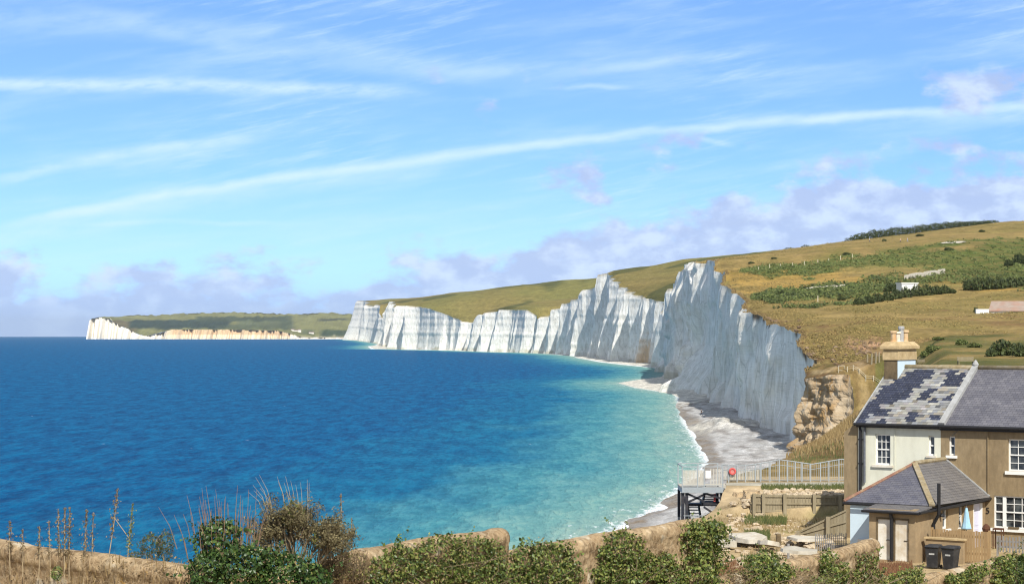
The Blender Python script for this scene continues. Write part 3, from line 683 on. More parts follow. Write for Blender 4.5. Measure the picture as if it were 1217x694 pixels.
def wall_front(mb, u0, u1, z0, z1, s, holes, th=.28, flip=False, axis='u'):
    """wall in the plane s (or u) with real openings; th = depth behind the face (positive away from the viewer)"""
    us = sorted({u0, u1, *[h[0] for h in holes], *[h[1] for h in holes]}); zs = sorted({z0, z1, *[h[2] for h in holes], *[h[3] for h in holes]})
    us = [q for q in us if u0 <= q <= u1]; zs = [q for q in zs if z0 <= q <= z1]
    pt = (lambda a, d, z: (a, s+d, z)) if axis == 'u' else (lambda a, d, z: (s+d, a, z))
    for i in range(len(us)-1):
        for j in range(len(zs)-1):
            cu, cz = (us[i]+us[i+1])/2, (zs[j]+zs[j+1])/2
            if any(h[0] < cu < h[1] and h[2] < cz < h[3] for h in holes): continue
            mb.add([pt(us[i], 0, zs[j]), pt(us[i+1], 0, zs[j]), pt(us[i+1], 0, zs[j+1]), pt(us[i], 0, zs[j+1])], [(0, 1, 2, 3)])
    for h in holes:
        a, b, c, d = h[:4]
        mb.add([pt(a, 0, c), pt(b, 0, c), pt(b, 0, d), pt(a, 0, d), pt(a, th, c), pt(b, th, c), pt(b, th, d), pt(a, th, d)],
               [(0, 4, 5, 1), (1, 5, 6, 2), (2, 6, 7, 3), (3, 7, 4, 0), (4, 7, 6, 5)])
    mb.add([pt(u0, 0, z0), pt(u1, 0, z0), pt(u1, 0, z1), pt(u0, 0, z1), pt(u0, th, z0), pt(u1, th, z0), pt(u1, th, z1), pt(u0, th, z1)],
           [(0, 3, 7, 4), (1, 5, 6, 2), (3, 2, 6, 7), (4, 7, 6, 5)])
def sash(parent, off, a0, a1, z0, z1, cols, rows, plane=0.0, axis='u', rec=.11, fw=.07, mull=(), label=None, bars=.028, sill=None, sillmat=None, sgn=1):
    """sash window: frame with glazing bars > pane, sill"""
    pt = (lambda a, d, z: (a, plane+d*sgn, z)) if axis == 'u' else (lambda a, d, z: (plane+d*sgn, a, z))
    def bx(mb, b0, b1, d0, d1, q0, q1):
        p = pt(b0, d0, q0); q = pt(b1, d1, q1)
        mb.box(min(p[0], q[0]), max(p[0], q[0]), min(p[1], q[1]), max(p[1], q[1]), q0, q1)
    f = MB(off)
    bx(f, a0, a0+fw, rec, rec+.09, z0, z1); bx(f, a1-fw, a1, rec, rec+.09, z0, z1)
    bx(f, a0+fw, a1-fw, rec, rec+.09, z0, z0+fw*1.1); bx(f, a0+fw, a1-fw, rec, rec+.09, z1-fw, z1)
    zm = (z0+z1)/2
    bx(f, a0+fw, a1-fw, rec-.012, rec+.05, zm-.03, zm+.03)
    edges = [a0+fw]+[v for m_ in mull for v in m_]+[a1-fw]
    for m_ in mull: bx(f, m_[0], m_[1], rec-.015, rec+.085, z0+fw*1.1, z1-fw)
    secs = [(edges[i], edges[i+1]) for i in range(0, len(edges), 2)]
    colsL = cols if isinstance(cols, (list, tuple)) else [cols]*len(secs)
    for (e0, e1), nc_ in zip(secs, colsL):
        for i in range(1, nc_):
            x = e0+(e1-e0)*i/nc_; bx(f, x-bars/2, x+bars/2, rec+.018, rec+.05, z0+fw*1.1, z1-fw)
    for j in range(1, rows):
        z = z0+(z1-z0)*j/rows
        if abs(z-zm) < .05: continue
        bx(f, a0+fw, a1-fw, rec+.02, rec+.048, z-bars/2, z+bars/2)
    w = f.build('window', M_white, parent)
    if label: w['label'] = label
    g = MB(off); p = pt(a0+fw, rec+.056, 0); q = pt(a1-fw, rec+.064, 0)
    g.box(min(p[0], q[0]), max(p[0], q[0]), min(p[1], q[1]), max(p[1], q[1]), z0+fw, z1-fw)
    g.build('pane', M_glass, w)
    if sill:
        sm_ = MB(off); bx(sm_, a0-sill[0], a1+sill[0], -.10, rec, z0-sill[1], z0-.003)
        sm_.build('sill', sillmat or M_white, w)
    return w

EZ, RZ, RS, DEPTH = 20.55, 23.15, 4.27, 8.54       # eaves, ridge, ridge depth
# ---------------------------------------------------------------- cream cottage
cre, oc_ = frm('cream_cottage', 'cream end cottage with patched lichen grey slates and a big chimney at its gable', 'house', -4.4, 0)
UL, UM, UR = -6.61, -2.26, 9.0
h1 = (*[fu(x, 530)[0] for x in (1040.3, 1058.2)], fu(1049, 552.2)[1], fu(1049, 515.8)[1])
h2 = (*[fu(x, 530)[0] for x in (1103.6, 1110.6)], fu(1106, 541)[1], fu(1106, 517.8)[1])
w = MB(oc_); wall_front(w, UL, UM-.002, GZ-.3, EZ, 0, [h1, h2])
w.box(UL, UL+.28, .28, DEPTH, GZ-.3, EZ)
w.add([(UL, 0, EZ), (UL, DEPTH, EZ), (UL, RS, RZ-.1), (UL+.28, 0, EZ), (UL+.28, DEPTH, EZ), (UL+.28, RS, RZ-.1)], [(0, 2, 1), (3, 4, 5), (0, 3, 5, 2), (1, 2, 5, 4)])
w.box(UL+.28, UM-.002, DEPTH-.28, DEPTH, GZ-.3, EZ)
w.build('wall', M_cream, cre)
sash(cre, oc_, *h1, 3, 4, sill=(.16, .12), sillmat=M_worn, label='white sash window of three panes by four on the cream wall')
sash(cre, oc_, *h2, 1, 2, sill=(.10, .10), sillmat=M_worn, fw=.06, label='narrow two pane sash window on the cream wall')
# slates, one by one: lichened pale ones with patches of newer dark slate
sl_len = math.hypot(RS, RZ-EZ); pn = Vector((0, -(RZ-EZ), RS)).normalized(); pd = Vector((0, RS, RZ-EZ)).normalized()
base_ = uvplane('roof', [(UL-.06, -.22, EZ-.13), (UM, -.22, EZ-.13), (UM, RS, RZ), (UL-.06, RS, RZ)], .08, M_lead, cre, oc_)
bk_ = uvplane('roof_back', [(UL-.06, RS, RZ), (UM, RS, RZ), (UM, DEPTH+.2, EZ-.12), (UL-.06, DEPTH+.2, EZ-.12)], .08, M_slate, cre, oc_)
V_, F_, Cc_ = [], [], []
NRW, BWD = 24, .27; rowh = (sl_len+.2)/NRW; NCW = int((UM-UL+.06)/BWD)+2
darkset = {}
def dz(px0, px1, row0, row1):
    pass
rr = random.Random(5)
def patchy(cx_, ry):      # fraction across the roof (0 left) and up the slope (0 eaves)
    P_ = [(.02, .10, .06, .11), (.06, .22, .07, .05), (.10, .36, .05, .05), (.17, .43, .11, .07), (.24, .52, .10, .08), (.17, .58, .06, .07), (.30, .62, .11, .09), (.27, .72, .10, .07), (.36, .76, .10, .10), (.43, .88, .09, .07), (.30, .85, .05, .06), (.22, .40, .05, .05), (.10, .48, .04, .05), (.08, .60, .03, .05), (.86, .78, .07, .09), (.80, .74, .04, .05), (.90, .86, .03, .04), (.78, .90, .04, .035), (.62, .50, .045, .055), (.40, .44, .03, .03), (.38, .55, .03, .03), (.66, .60, .03, .03), (.77, .40, .035, .03), (.93, .52, .03, .03), (.92, .44, .025, .03), (.63, .12, .05, .06), (.90, .11, .05, .035), (.24, .20, .06, .05), (.29, .06, .035, .03), (.02, .32, .05, .04)]
    return any(abs(cx_-a) < c*1.22+.008 and abs(ry-b) < d*1.15+.006 for a, b, c, d in P_)
for j in range(NRW):
    y0 = -.2+j*rowh; y1 = y0+rowh*1.12
    for i in range(-1, NCW+1):
        x0 = UL-.06+(i+(.5 if j % 2 else 0))*BWD; x1 = x0+BWD-.008
        x0, x1 = max(x0, UL-.06), min(x1, UM-.01)
        if x1-x0 < .03: continue
        fx, fy = ((x0+x1)/2-UL)/(UM-UL), (j+.5)/NRW
        if patchy(fx, fy): c = np.array([.034, .040, .066])*rr.uniform(.8, 1.25)
        else:
            c = np.array(rr.choice([(.37, .37, .35), (.33, .335, .33), (.40, .39, .34), (.35, .33, .33), (.36, .325, .265), (.30, .31, .33)]))*rr.uniform(.60, .88)
            q_ = rr.random(); c = c*(1.3 if q_ < .06 else .45 if q_ > .955 else .66 if q_ > .84 else 1)
        tz = rr.uniform(.0, .006)
        o3 = [Vector((x0, 0, EZ))+pd*y0, Vector((x1, 0, EZ))+pd*y0, Vector((x1, 0, EZ))+pd*y1, Vector((x0, 0, EZ))+pd*y1]
        a_ = [p+pn*(.024+tz) for p in o3[:2]]+[p+pn*(.008+tz) for p in o3[2:]]
        a_ += [p+pn*.012 for p in o3[:2]]
        b0 = len(V_); V_ += [p-oc_ for p in a_]; F_ += [(b0, b0+1, b0+2, b0+3), (b0+4, b0+5, b0+1, b0)]; Cc_ += [c]*6
M_slates = surf('slates', None, .75, 9, .12, None, 6, .3, .01, .3, 'Col')
meshobj('slates', V_, F_, M_slates, base_, col=np.array(Cc_))
r_ = MB(oc_); r_.tube([(UL+.02, RS, RZ+.03), (UM, RS, RZ+.03)], .13, 8); r_.build('ridge_tiles', M_ridge, base_, True)
# raised verge between the two roofs
v_ = MB(oc_)
for d0, d1, z0_, z1_ in ((-.22, RS, EZ-.13, RZ),):
    a, b = Vector((UM+.13, d0, z0_+.07)), Vector((UM+.13, d1, z1_+.07))
    v_.bar(a, b, .30, .2)
v_.lathe([(.14, 0), (.17, .1), (.1, .22), (.03, .32)], (UM+.13, RS, RZ+.1), 8)
v_.build('parapet', M_lead, cre)
g_ = MB(oc_); g_.tube([(UL-.1, -.29, EZ-.16), (UM, -.29, EZ-.16)], .075, 8); g_.box(UL-.02, UM, -.2, -.003, EZ-.3, EZ-.14); g_.build('gutter', M_black, cre)
vb = MB(oc_); vb.bar((UL-.1, -.22, EZ-.14), (UL-.1, RS, RZ-.01), .06, .16); vb.build('bargeboard', M_lead, cre)
d_ = MB(oc_); xu = fu(1020.5, 540)[0]+.14
d_.tube([(xu, -.25, EZ-.2), (xu, -.1, EZ-.5), (xu, -.1, fu(1021, 588)[1])], .075, 8)
for z in (19.6, 18.4): d_.box(xu-.11, xu+.11, -.16, -.01, z, z+.07)
d_.build('drainpipe', M_black, cre)
d_ = MB(oc_); d_.tube([(xu+.22, -.09, EZ-.3), (xu+.22, -.09, 17.5)], .055, 8); d_.build('drainpipe', M_iron, cre)['label'] = 'thin grey pipe beside the black drainpipe'
d_ = MB(oc_); xq = fu(1063.5, 540)[0]; d_.tube([(xq, -.03, EZ-.3), (xq, -.03, 18.2)], .018, 6); d_.build('cable', M_cream, cre)
# buttress wing against the gable
b_ = MB(oc_); u0 = fu(1003, 540)[0]
zt0, zt1 = fu(1003, 513)[1], fu(1018, 501)[1]
b_.hexa([(u0, .02, GZ-.5), (UL-.003, .02, GZ-.5), (UL-.003, .9, GZ-.5), (u0, .9, GZ-.5)], [(u0, .02, zt0), (UL-.003, .02, zt1), (UL-.003, .9, zt1), (u0, .9, zt0)])
b_.build('buttress', M_render, cre)['label'] = 'brown rendered buttress wall with a sloping top'
# chimney
u0, u1, s0, s1 = UL-.04, UL+.70, 3.27, 5.6
c_ = MB(oc_)
c_.cur = 0; c_.box(u0, u1, s0, s1, 20.6, 23.54)
c_.cur = 1; c_.box(u0-.06, u1+.06, s0-.06, s1+.06, 23.54, 23.98); c_.box(u0-.03, u1+.03, s0-.03, s1+.03, 23.98, 24.1)
c_.box(u0-.17, u1+.17, s0-.17, s1+.17, 24.1, 24.25)
c_.hexa([(u0-.17, s0-.17, 24.25), (u1+.17, s0-.17, 24.25), (u1+.17, s1+.17, 24.25), (u0-.17, s1+.17, 24.25)], [(u0+.04, s0+.04, 24.48), (u1-.04, s0+.04, 24.48), (u1-.04, s1-.04, 24.48), (u0+.04, s1-.04, 24.48)])
c_.cur = 2; c_.add([(u1+.004, s0, 22.3), (u1+.004, s1, 22.3), (u1+.004, s1, 23.537), (u1+.004, s0, 23.537)], [(0, 1, 2, 3)])
chm = c_.build('chimney', [M_chim, M_trim, M_lblue], cre, bevel=.015)
for i, (sv_s, hh_, rr_, mt) in enumerate(((3.62, .62, .17, M_pot), (4.12, .58, .18, M_potw), (4.62, .86, .15, M_lead), (5.12, .66, .19, M_pot))):
    p_ = MB(oc_); uc = (u0+u1)/2
    p_.lathe([(rr_*.95, 0), (rr_, .05), (rr_*.85, .12), (rr_*.82, hh_*.78), (rr_*1.12, hh_*.82), (rr_*1.12, hh_*.92), (rr_*.95, hh_), (rr_*.7, hh_), (rr_*.68, hh_-.12)], (uc, sv_s, 24.42), 10)
    p_.build('chimney_pot', mt, chm, False)

# ---------------------------------------------------------------- brown cottage
bro, ob_ = frm('brown_cottage', 'brown rendered cottage with plain dark grey slate roof beside the cream cottage', 'house', 1.5, 0)
h3 = (*[fu(x, 530)[0] for x in (1127.6, 1135)], fu(1131, 541)[1], fu(1131, 518.3)[1])
h4u = fu(1198, 540)[0]
h4 = (h4u, h4u+1.3, fu(1200, 559.5)[1], fu(1200, 521.5)[1])
h5u = fu(1181.3, 600)[0]
h5 = (h5u, h5u+2.45, fu(1185, 627)[1], fu(1185, 588.6)[1])
w = MB(ob_); wall_front(w, UM, UR, GZ-.3, EZ, 0, [h3, h4, h5]); w.box(UM+.28, UR, DEPTH-.28, DEPTH, GZ-.3, EZ); w.box(UR-.28, UR, .28, DEPTH-.28, GZ-.3, EZ)
w.build('wall', M_render, bro)
sash(bro, ob_, *h3, 1, 2, fw=.07, sill=(.12, .13), label='narrow sash window on the brown wall')
sash(bro, ob_, *h4, 3, 4, sill=(.12, .16), label='upper sash window of twelve panes')
sw_ = sash(bro, ob_, *h5, [1, 3, 1], 4, sill=(.14, .15), mull=((h5u+.42, h5u+.58), (h5u+1.75, h5u+1.91)), label='wide ground floor sash window with side lights', rec=.06)
rb = uvplane('roof', [(UM+.29, -.22, EZ-.13), (UR, -.22, EZ-.13), (UR, RS, RZ), (UM+.29, RS, RZ)], .08, M_slate, bro, ob_)
uvplane('roof_back', [(UM+.29, RS, RZ), (UR, RS, RZ), (UR, DEPTH+.2, EZ-.12), (UM+.29, DEPTH+.2, EZ-.12)], .08, M_slate, bro, ob_)
r_ = MB(ob_); r_.tube([(UM+.3, RS, RZ+.03), (UR, RS, RZ+.03)], .13, 8); r_.build('ridge_tiles', M_ridge, rb, True)
g_ = MB(ob_); g_.tube([(UM+.02, -.29, EZ-.16), (UR, -.29, EZ-.16)], .085, 8); g_.box(UM+.02, UR, -.2, -.003, EZ-.34, EZ-.14); g_.build('gutter', M_black, bro)
d_ = MB(ob_); xq = fu(1174.5, 540)[0]; d_.tube([(xq, -.05, EZ-.3), (xq, -.05, 17.2)], .028, 6); d_.build('drainpipe', M_render, bro)
d_ = MB(ob_); a = fu(1132, 518); d_.bar((a[0], -.02, a[1]+.02), (a[0]+.45, -.02, a[1]+.42), .02); d_.build('cable', M_iron, bro)
def text(s_, size, loc, rz, mat, parent, depth=.012):
    cu = bpy.data.curves.new('house_number', 'FONT'); cu.body = s_; cu.size = size; cu.extrude = depth; cu.align_x = 'CENTER'; cu.align_y = 'CENTER'
    cu.materials.append(mat); o0 = bpy.data.objects.new('house_number', cu); me = bpy.data.meshes.new_from_object(o0); bpy.data.objects.remove(o0); o = bpy.data.objects.new('house_number', me); COL.objects.link(o); o.parent = parent; o.location = loc; o.rotation_euler = (math.pi/2, 0, rz); return o
a = fu(1174, 606.8); text('5', .42, Vector((a[0], -.02, a[1]))-ob_, 0, M_black, bro)

# ---------------------------------------------------------------- hipped outbuilding in front
ext, oe_ = frm('hipped_outbuilding', 'tan outbuilding with hipped slate roof, two white doors and pale blue end wall', 'outbuilding', -1.9, -4.2)
XE, XL, XF, XD = 0.0, -3.85, -7.0, -8.53          # right wall, left wall, main front, store front
EE = 17.05
def fsr(px, py): return fs(px, py, XE)
wz = lambda x0, x1, y0, y1: (fsr(x1, 0)[0] and min(fsr(x0, 600)[0], fsr(x1, 600)[0]), max(fsr(x0, 600)[0], fsr(x1, 600)[0]), fsr((x0+x1)/2, y1)[1], fsr((x0+x1)/2, y0)[1])
wa, wb, dr = wz(1120.2, 1127, 602.5, 628.5), wz(1139.6, 1145.6, 599.5, 625.8), wz(1156.8, 1167, 596.5, 641)
dr = (dr[0], dr[1], GZ+.02, dr[3])
w = MB(oe_); wall_front(w, XD, -.003, GZ-.3, EE, XE, [wa, wb, dr], th=-.25, axis='s')
w.build('side_wall', M_render2, ext)['label'] = 'sunlit tan side wall with two slim windows and a door'
df1 = [fu(x, 640, XD)[0] for x in (1042.3, 1058.6)]; df2 = [fu(x, 640, XD)[0] for x in (1063.0, 1079.6)]
zt1_, zt2_ = fu(1050, 615.8, XD)[1], fu(1071, 617.2, XD)[1]
hd1 = (df1[0], df1[1], GZ+.06, zt1_); hd2 = (df2[0], df2[1], GZ+.04, zt2_)
w = MB(oe_); UB = fu(1033, 640, XD)[0]
wall_front(w, UB, XE-.252, GZ-.3, EE-.03, XD, [hd1, hd2], th=.22); w.box(UB, UB+.22, XD+.22, XF, GZ-.3, EE-.03)
w.box(XE-.252, XE-.003, XD+.002, XD+.25, GZ-.3, EE-.03)
w.build('front_wall', M_render2, ext)
w = MB(oe_); w.box(XL, UB-.003, XF, XF+.25, GZ-.4, EE+.02); w.box(XL, XL+.25, XF+.25, -.003, GZ-.4, EE+.02)
w.build('end_wall', M_lblue, ext)['label'] = 'pale blue painted wall in the shade of the store'
for hd in (hd1, hd2):
    d_ = MB(oe_); d_.box(hd[0]+.03, hd[1]-.03, XD+.05, XD+.09, hd[2], hd[3]-.03)
    for q in np.linspace(hd[0]+.03, hd[1]-.03, 5)[1:-1]: d_.box(q-.004, q+.004, XD+.046, XD+.05, hd[2]+.02, hd[3]-.05)
    dd = d_.build('door', M_worn, ext); dd['label'] = 'worn white painted store door'
    f_ = MB(oe_); f_.box(hd[0]-.04, hd[1]+.04, XD-.02, XD+.03, hd[3]-.03, hd[3]+.05); f_.box(hd[0]-.04, hd[0]+.03, XD-.015, XD+.04, hd[2], hd[3]-.03); f_.box(hd[1]-.03, hd[1]+.04, XD-.015, XD+.04, hd[2], hd[3]-.03); f_.build('door_frame', M_chim, dd)
    h_ = MB(oe_); h_.tube([(hd[1]-.22, XD+.03, GZ+.95), (hd[1]-.06, XD+.03, GZ+.95)], .018, 6); h_.build('handle', M_black, dd)
def sidesash(hh, lab): return sash(ext, oe_, hh[0], hh[1], hh[2], hh[3], 1, 2, plane=XE, axis='s', rec=.12, fw=.09, sill=(.12, .1), label=lab, sgn=-1)
sidesash(wa, 'slim white window nearest the soil pipe'); sidesash(wb, 'slim white window behind the blue cloth')
d_ = MB(oe_); d_.box(XE-.14, XE-.10, dr[0]+.05, dr[1]-.05, dr[2], dr[3]-.05)
for z0_, z1_ in ((.2, .9), (1.05, 1.75)): d_.box(XE-.10, XE-.088, dr[0]+.15, dr[1]-.15, dr[2]+z0_, dr[2]+z1_)
M_lil = surf('lilac_paint', (.66, .67, .82), .5, 5, .05, None, 1, 0)
dd = d_.build('door', M_lil, ext); dd['label'] = 'pale lilac white back door'
f_ = MB(oe_)
for a0_, a1_ in ((dr[0]-.02, dr[0]+.05), (dr[1]-.05, dr[1]+.02)): f_.box(XE-.12, XE+.02, a0_, a1_, dr[2], dr[3])
f_.box(XE-.12, XE+.02, dr[0]+.05, dr[1]-.05, dr[3]-.05, dr[3]+.02); f_.build('door_frame', M_white, dd)
# roof: ridge at the middle, hips to the front corners, catslide over the stores
UA, SA, RZe = -2.02, -3.82, 18.80
A = (UA, SA, RZe); B = (UA, -.003, RZe); eR = (XE+.24, -.003, 17.06); eF = (XE+.24, -7.2, 17.16); eL = (XL-.22, -7.2, 17.16); eLb = (XL-.22, -.003, 17.06)
rf = uvplane('roof', [eL, eF, A], .07, M_slate2, ext, oe_); rf['label'] = 'front slope of bluish slates'
uvplane('side_slope', [eF, eR, B, A], .07, M_slate3, rf, oe_)
uvplane('far_slope', [eLb, eL, A, B], .07, M_slate2, rf, oe_)
cs = uvplane('catslide', [(UB-.25, XD-.22, 16.98), (XE+.24, XD-.22, 16.98), (XE+.24, -7.19, 17.13), (UB-.25, -7.19, 17.13)], .07, M_slate3, rf, oe_)
h_ = MB(oe_); h_.bar(Vector(A)+Vector((0, 0, .03)), Vector(eF)+Vector((0, 0, .03)), .26, .10); h_.build('hip_tiles', M_ridge, rf)
h_ = MB(oe_); h_.tube([Vector(A)+Vector((0, 0, .02)), Vector(B)+Vector((0, 0, .02))], .11, 8); h_.build('ridge_tiles', M_ridge, rf)
h_ = MB(oe_); h_.tube([Vector(A)+Vector((0, 0, .02)), Vector(eL)+Vector((0, 0, .02))], .08, 8); h_.build('hip_tiles', M_red, rf)['label'] = 'thin red hip tiles'
h_ = MB(oe_); h_.bar(Vector(B)+Vector((0, -.04, .05)), Vector(eR)+Vector((0, -.04, .05)), .07, .06); h_.build('flashing', M_lead, rf)
g_ = MB(oe_)
g_.tube([(XE+.27, XD-.2, 16.93), (XE+.27, -.02, 17.0)], .07, 8); g_.tube([(UB-.25, XD-.26, 16.92), (XE+.27, XD-.26, 16.92)], .065, 8); g_.tube([(XL-.22, -7.26, 17.08), (UB-.25, -7.26, 17.08)], .065, 8)
g_.box(XE+.003, XE+.2, XD-.05, -.02, 16.86, 16.99); g_.build('gutter', M_black, ext)
d_ = MB(oe_); xu = fu(1060.6, 640, XD)[0]; d_.tube([(xu, XD-.22, 16.9), (xu, XD-.1, 16.6), (xu, XD-.1, GZ)], .085, 8); d_.build('drainpipe', M_black, ext)
d_ = MB(oe_); xu = UB-.12; d_.tube([(xu, XF-.2, 17.0), (xu, XF-.08, 16.7), (xu, XF-.08, GZ+.2)], .06, 8); d_.build('drainpipe', M_black, ext)['label'] = 'black drainpipe in the corner of the blue wall'
d_ = MB(oe_); sp_ = fsr(1107.6, 620)[0]; d_.tube([(XE+.38, sp_-.12, 18.15), (XE+.38, sp_-.12, 16.75), (XE+.12, sp_-.1, 16.3), (XE+.12, sp_-.1, GZ)], .085, 8); d_.build('soil_pipe', M_black, ext)
d_ = MB(oe_); d_.lathe([(.10, 0), (.10, .05), (.06, .16)], (XE+.12, sp_+.9, 16.55), 8); d_.build('wall_lamp', M_black, ext)
d_ = MB(oe_); d_.box(XL+.45, XL+.75, XF-.18, XF-.003, GZ+.35, GZ+.75); d_.build('meter_box', M_worn, ext)

# ---------------------------------------------------------------- small things in the yard
def yardP(px, py, D): p = P(px, py, D); return p
M_plastic = surf('black_bin_plastic', (.022, .023, .026), .5, 10, .25, (.05, .05, .05), 3, .1, .01, .4)
M_sticker = surf('pale_sticker', (.42, .42, .40), .6, 30, .4, None, 1, 0)
def bin_(px, pyb, D, rz, label, lidtilt=0):
    t_ = thing('wheelie_bin', label, 'bin', (PX(px, D), D, GZ), rz, 'black wheelie bins outside the outbuilding')
    b = MB(); b.hexa([(-.23, -.26, .09), (.23, -.26, .09), (.23, .22, .09), (-.23, .22, .09)], [(-.29, -.34, .97), (.29, -.34, .97), (.29, .34, .97), (-.29, .34, .97)])
    b.box(-.31, .31, -.36, .36, .94, .985); b.build('body', M_plastic, t_, bevel=.02)
    b = MB(); b.hexa([(-.32, -.40, .988), (.32, -.40, .988), (.32, .37, .988), (-.32, .37, .988)], [(-.27, -.33, 1.07), (.27, -.33, 1.07), (.27, .36, 1.07), (-.27, .36, 1.07)]); lid = b.build('lid', M_plastic, t_, bevel=.02)
    b = MB(); b.tube([(-.28, .42, .96), (.28, .42, .96)], .02, 8); b.bar((-.2, .33, .96), (-.2, .42, .96), .03); b.bar((.2, .33, .96), (.2, .42, .96), .03); b.build('handle', M_plastic, t_)
    for sx in (-1, 1):
        b = MB(); b.tube([(sx*.24, .28, .1), (sx*.30, .28, .1)], .1, 14); b.build('wheel', M_black, t_)
    b = MB(); b.box(-.12, .12, -.318, -.309, .66, .80); o = b.build('sticker', M_sticker, t_)
    return t_
bin_(1109.5, 668, 87.6, ROT+.12, 'black wheelie bin nearest the corner of the outbuilding')
bin_(1130, 668, 87.1, ROT-.05, 'black wheelie bin right of its neighbour, under the paling fence')

M_fence = surf('fence_boards', (.36, .245, .125), .9, 4, .2, (.27, .18, .09), 1, .3, .01, stretch=(6, 6, .7))
M_grey = surf('weathered_timber', (.30, .255, .17), .95, 4, .25, (.22, .18, .11), 1, .3, .01, stretch=(5, 5, .7))
M_picket = surf('grey_pickets', (.26, .25, .24), .95, 4, .25, None, 1, .3, .01)
fn, of_ = frm('paling_fence', 'close boarded brown paling fence running from the soil pipe to the brown cottage', 'fence', 1.4, -7.4)
p_ = MB(of_); zt = 16.15; q = .36
nb_ = 0
while q < 2.95:
    j_ = rr.uniform(-.02, .02); p_.box(q, q+.105, -7.42+rr.uniform(0, .006), -7.40, GZ+.05, zt+j_); q += .125; nb_ += 1
p_.build('pales', M_fence, fn)
p_ = MB(of_); p_.box(.34, 2.98, -7.397, -7.35, zt-.3, zt-.2); p_.box(.34, 2.98, -7.397, -7.35, GZ+.4, GZ+.5); p_.build('rail', M_fence, fn)
for q in (.30, 1.6, 2.99):
    p_ = MB(of_); p_.box(q-.05, q+.05, -7.395, -7.29, GZ-.3, zt+.06); p_.build('post', M_fence, fn)
lw, ol_ = frm('low_bin_wall', 'low tan wall with a pale timber capping behind the two bins', 'wall', .9, -7.9)
lw['kind'] = 'thing'
p_ = MB(ol_); p_.box(.25, 2.0, -7.95, -7.75, GZ-.3, 15.74); p_.build('wall', M_render2, lw)
p_ = MB(ol_); p_.box(.18, 2.08, -8.02, -7.70, 15.742, 15.83); p_.build('capping', M_trim, lw, bevel=.01)

a = P(1200, 655, 91.5)
pk = thing('picket_fence', 'short grey picket fence below the wide ground floor window', 'fence', (PX(1203, 91.0), 91.0, GZ), ROT)
p_ = MB(); zt = 25-(638-EY)/F*91.0-GZ
for i in range(14):
    x = -.6+i*.15; p_.box(x, x+.075, -.02, 0, .35, zt+rr.uniform(-.04, .05))
p_.build('pickets', M_picket, pk)
p_ = MB(); p_.box(-.65, 1.6, .002, .045, .55, .63); p_.box(-.65, 1.6, .002, .045, zt-.25, zt-.17); p_.build('rail', M_picket, pk)
for x in (-.7, 1.5):
    p_ = MB(); p_.box(x-.04, x+.04, .003, .08, -.2, zt+.02); p_.build('post', M_picket, pk)
ub = thing('folded_cloth', 'pale blue folded parasol cloth leaning on the outbuilding side wall', 'parasol', Q0+EU*.35+ES*(fsr(1141, 620)[0]-.1)+Vector((0, 0, GZ)), ROT)
M_bcl = surf('blue_cloth', (.33, .55, .74), .8, 6, .15, None, 1, .2, .02)
p_ = MB(); p_.lathe([(.05, 2.1), (.10, 1.9), (.17, 1.45), (.25, 1.15), (.2, 1.1)], (0, 0, 0), 9, 1, .8); p_.build('canopy', M_bcl, ub)
p_ = MB(); p_.tube([(0, 0, 0), (0, 0, 2.2)], .02, 6); p_.build('pole', M_iron, ub)
wp = thing('window_box', 'small green plant in a pot on the wide ground floor window sill', 'plant', Q0+EU*(h5u+1.0)+ES*(-.07)+Vector((0, 0, h5[2]+.0)), ROT)
p_ = MB(); p_.box(-.26, .26, -.06, .05, 0, .09); p_.build('trough', M_chim, wp)
# urn and stool by the cottage wall
u_, z_ = fu(1172, 648, -.9)
t_ = thing('garden_urn', 'rusty brown garden urn standing below the house number', 'urn', Q0+EU*u_+ES*-.9+Vector((0, 0, GZ)), ROT)
M_rust = surf('rusty_iron', (.10, .045, .025), .9, 8, .4, None, 1, .3, .02)
p_ = MB(); p_.lathe([(.10, 0), (.11, .03), (.04, .12), (.04, .62), (.16, .72), (.2, .85), (.16, .95), (.05, 1.06)], (0, 0, .1), 12); p_.build('bowl', M_rust, t_)
p_ = MB(); p_.lathe([(.14, 0), (.14, .1)], (0, 0, 0), 10); p_.build('foot', M_rust, t_)
u_, z_ = fu(1186.5, 648, -1.0)
t_ = thing('garden_stool', 'rusty square garden stool frame right of the urn', 'stool', Q0+EU*u_+ES*-1.0+Vector((0, 0, GZ)), ROT)
p_ = MB(); p_.box(-.22, .22, -.18, .18, .93, 1.0); p_.build('seat', M_rust, t_)
for sx in (-1, 1):
    for sy in (-1, 1):
        p_ = MB(); p_.box(sx*.2-.02, sx*.2+.02, sy*.16-.02, sy*.16+.02, 0, .929); p_.build('leg', M_rust, t_)
# ================================================================ cliff-top stairs, railings, fences, rubble
M_galv = surf('galvanised_steel', (.30, .33, .345), .6, 8, .12, None, 1, .1, .01)
M_mesh = surf('pale_mesh_panel', (.46, .44, .38), .8, 8, .12, None, 1, .1, .01)
M_steel = surf('dark_steel', (.022, .025, .035), .55, 8, .3, (.06, .05, .045), 2, .1, .01)
M_tread = surf('pale_treads', (.40, .42, .44), .8, 8, .2, None, 1, .1, .01)
M_conc = surf('pale_concrete', (.46, .43, .36), .95, 3, .22, (.33, .29, .22), 1.2, .4, .03)
M_earth = surf('crumbling_earth', (.46, .34, .20), .98, 2.2, .35, (.30, .21, .12), 1.1, .8, .12)
st_o = Vector((PX(808, 120), 118.5, 13.5))
stt = thing('beach_stairs', 'steel beach stairs with pale landing above dark braced flights at the cliff edge', 'stairs', st_o)
X0, X1 = PX(808, 120), PX(857, 120); DZ = 15.85
def SB(): return MB(st_o)
b = SB(); b.box(X0, X1, 118.62, 121.5, DZ-.06, DZ); b.build('deck', M_conc, stt)
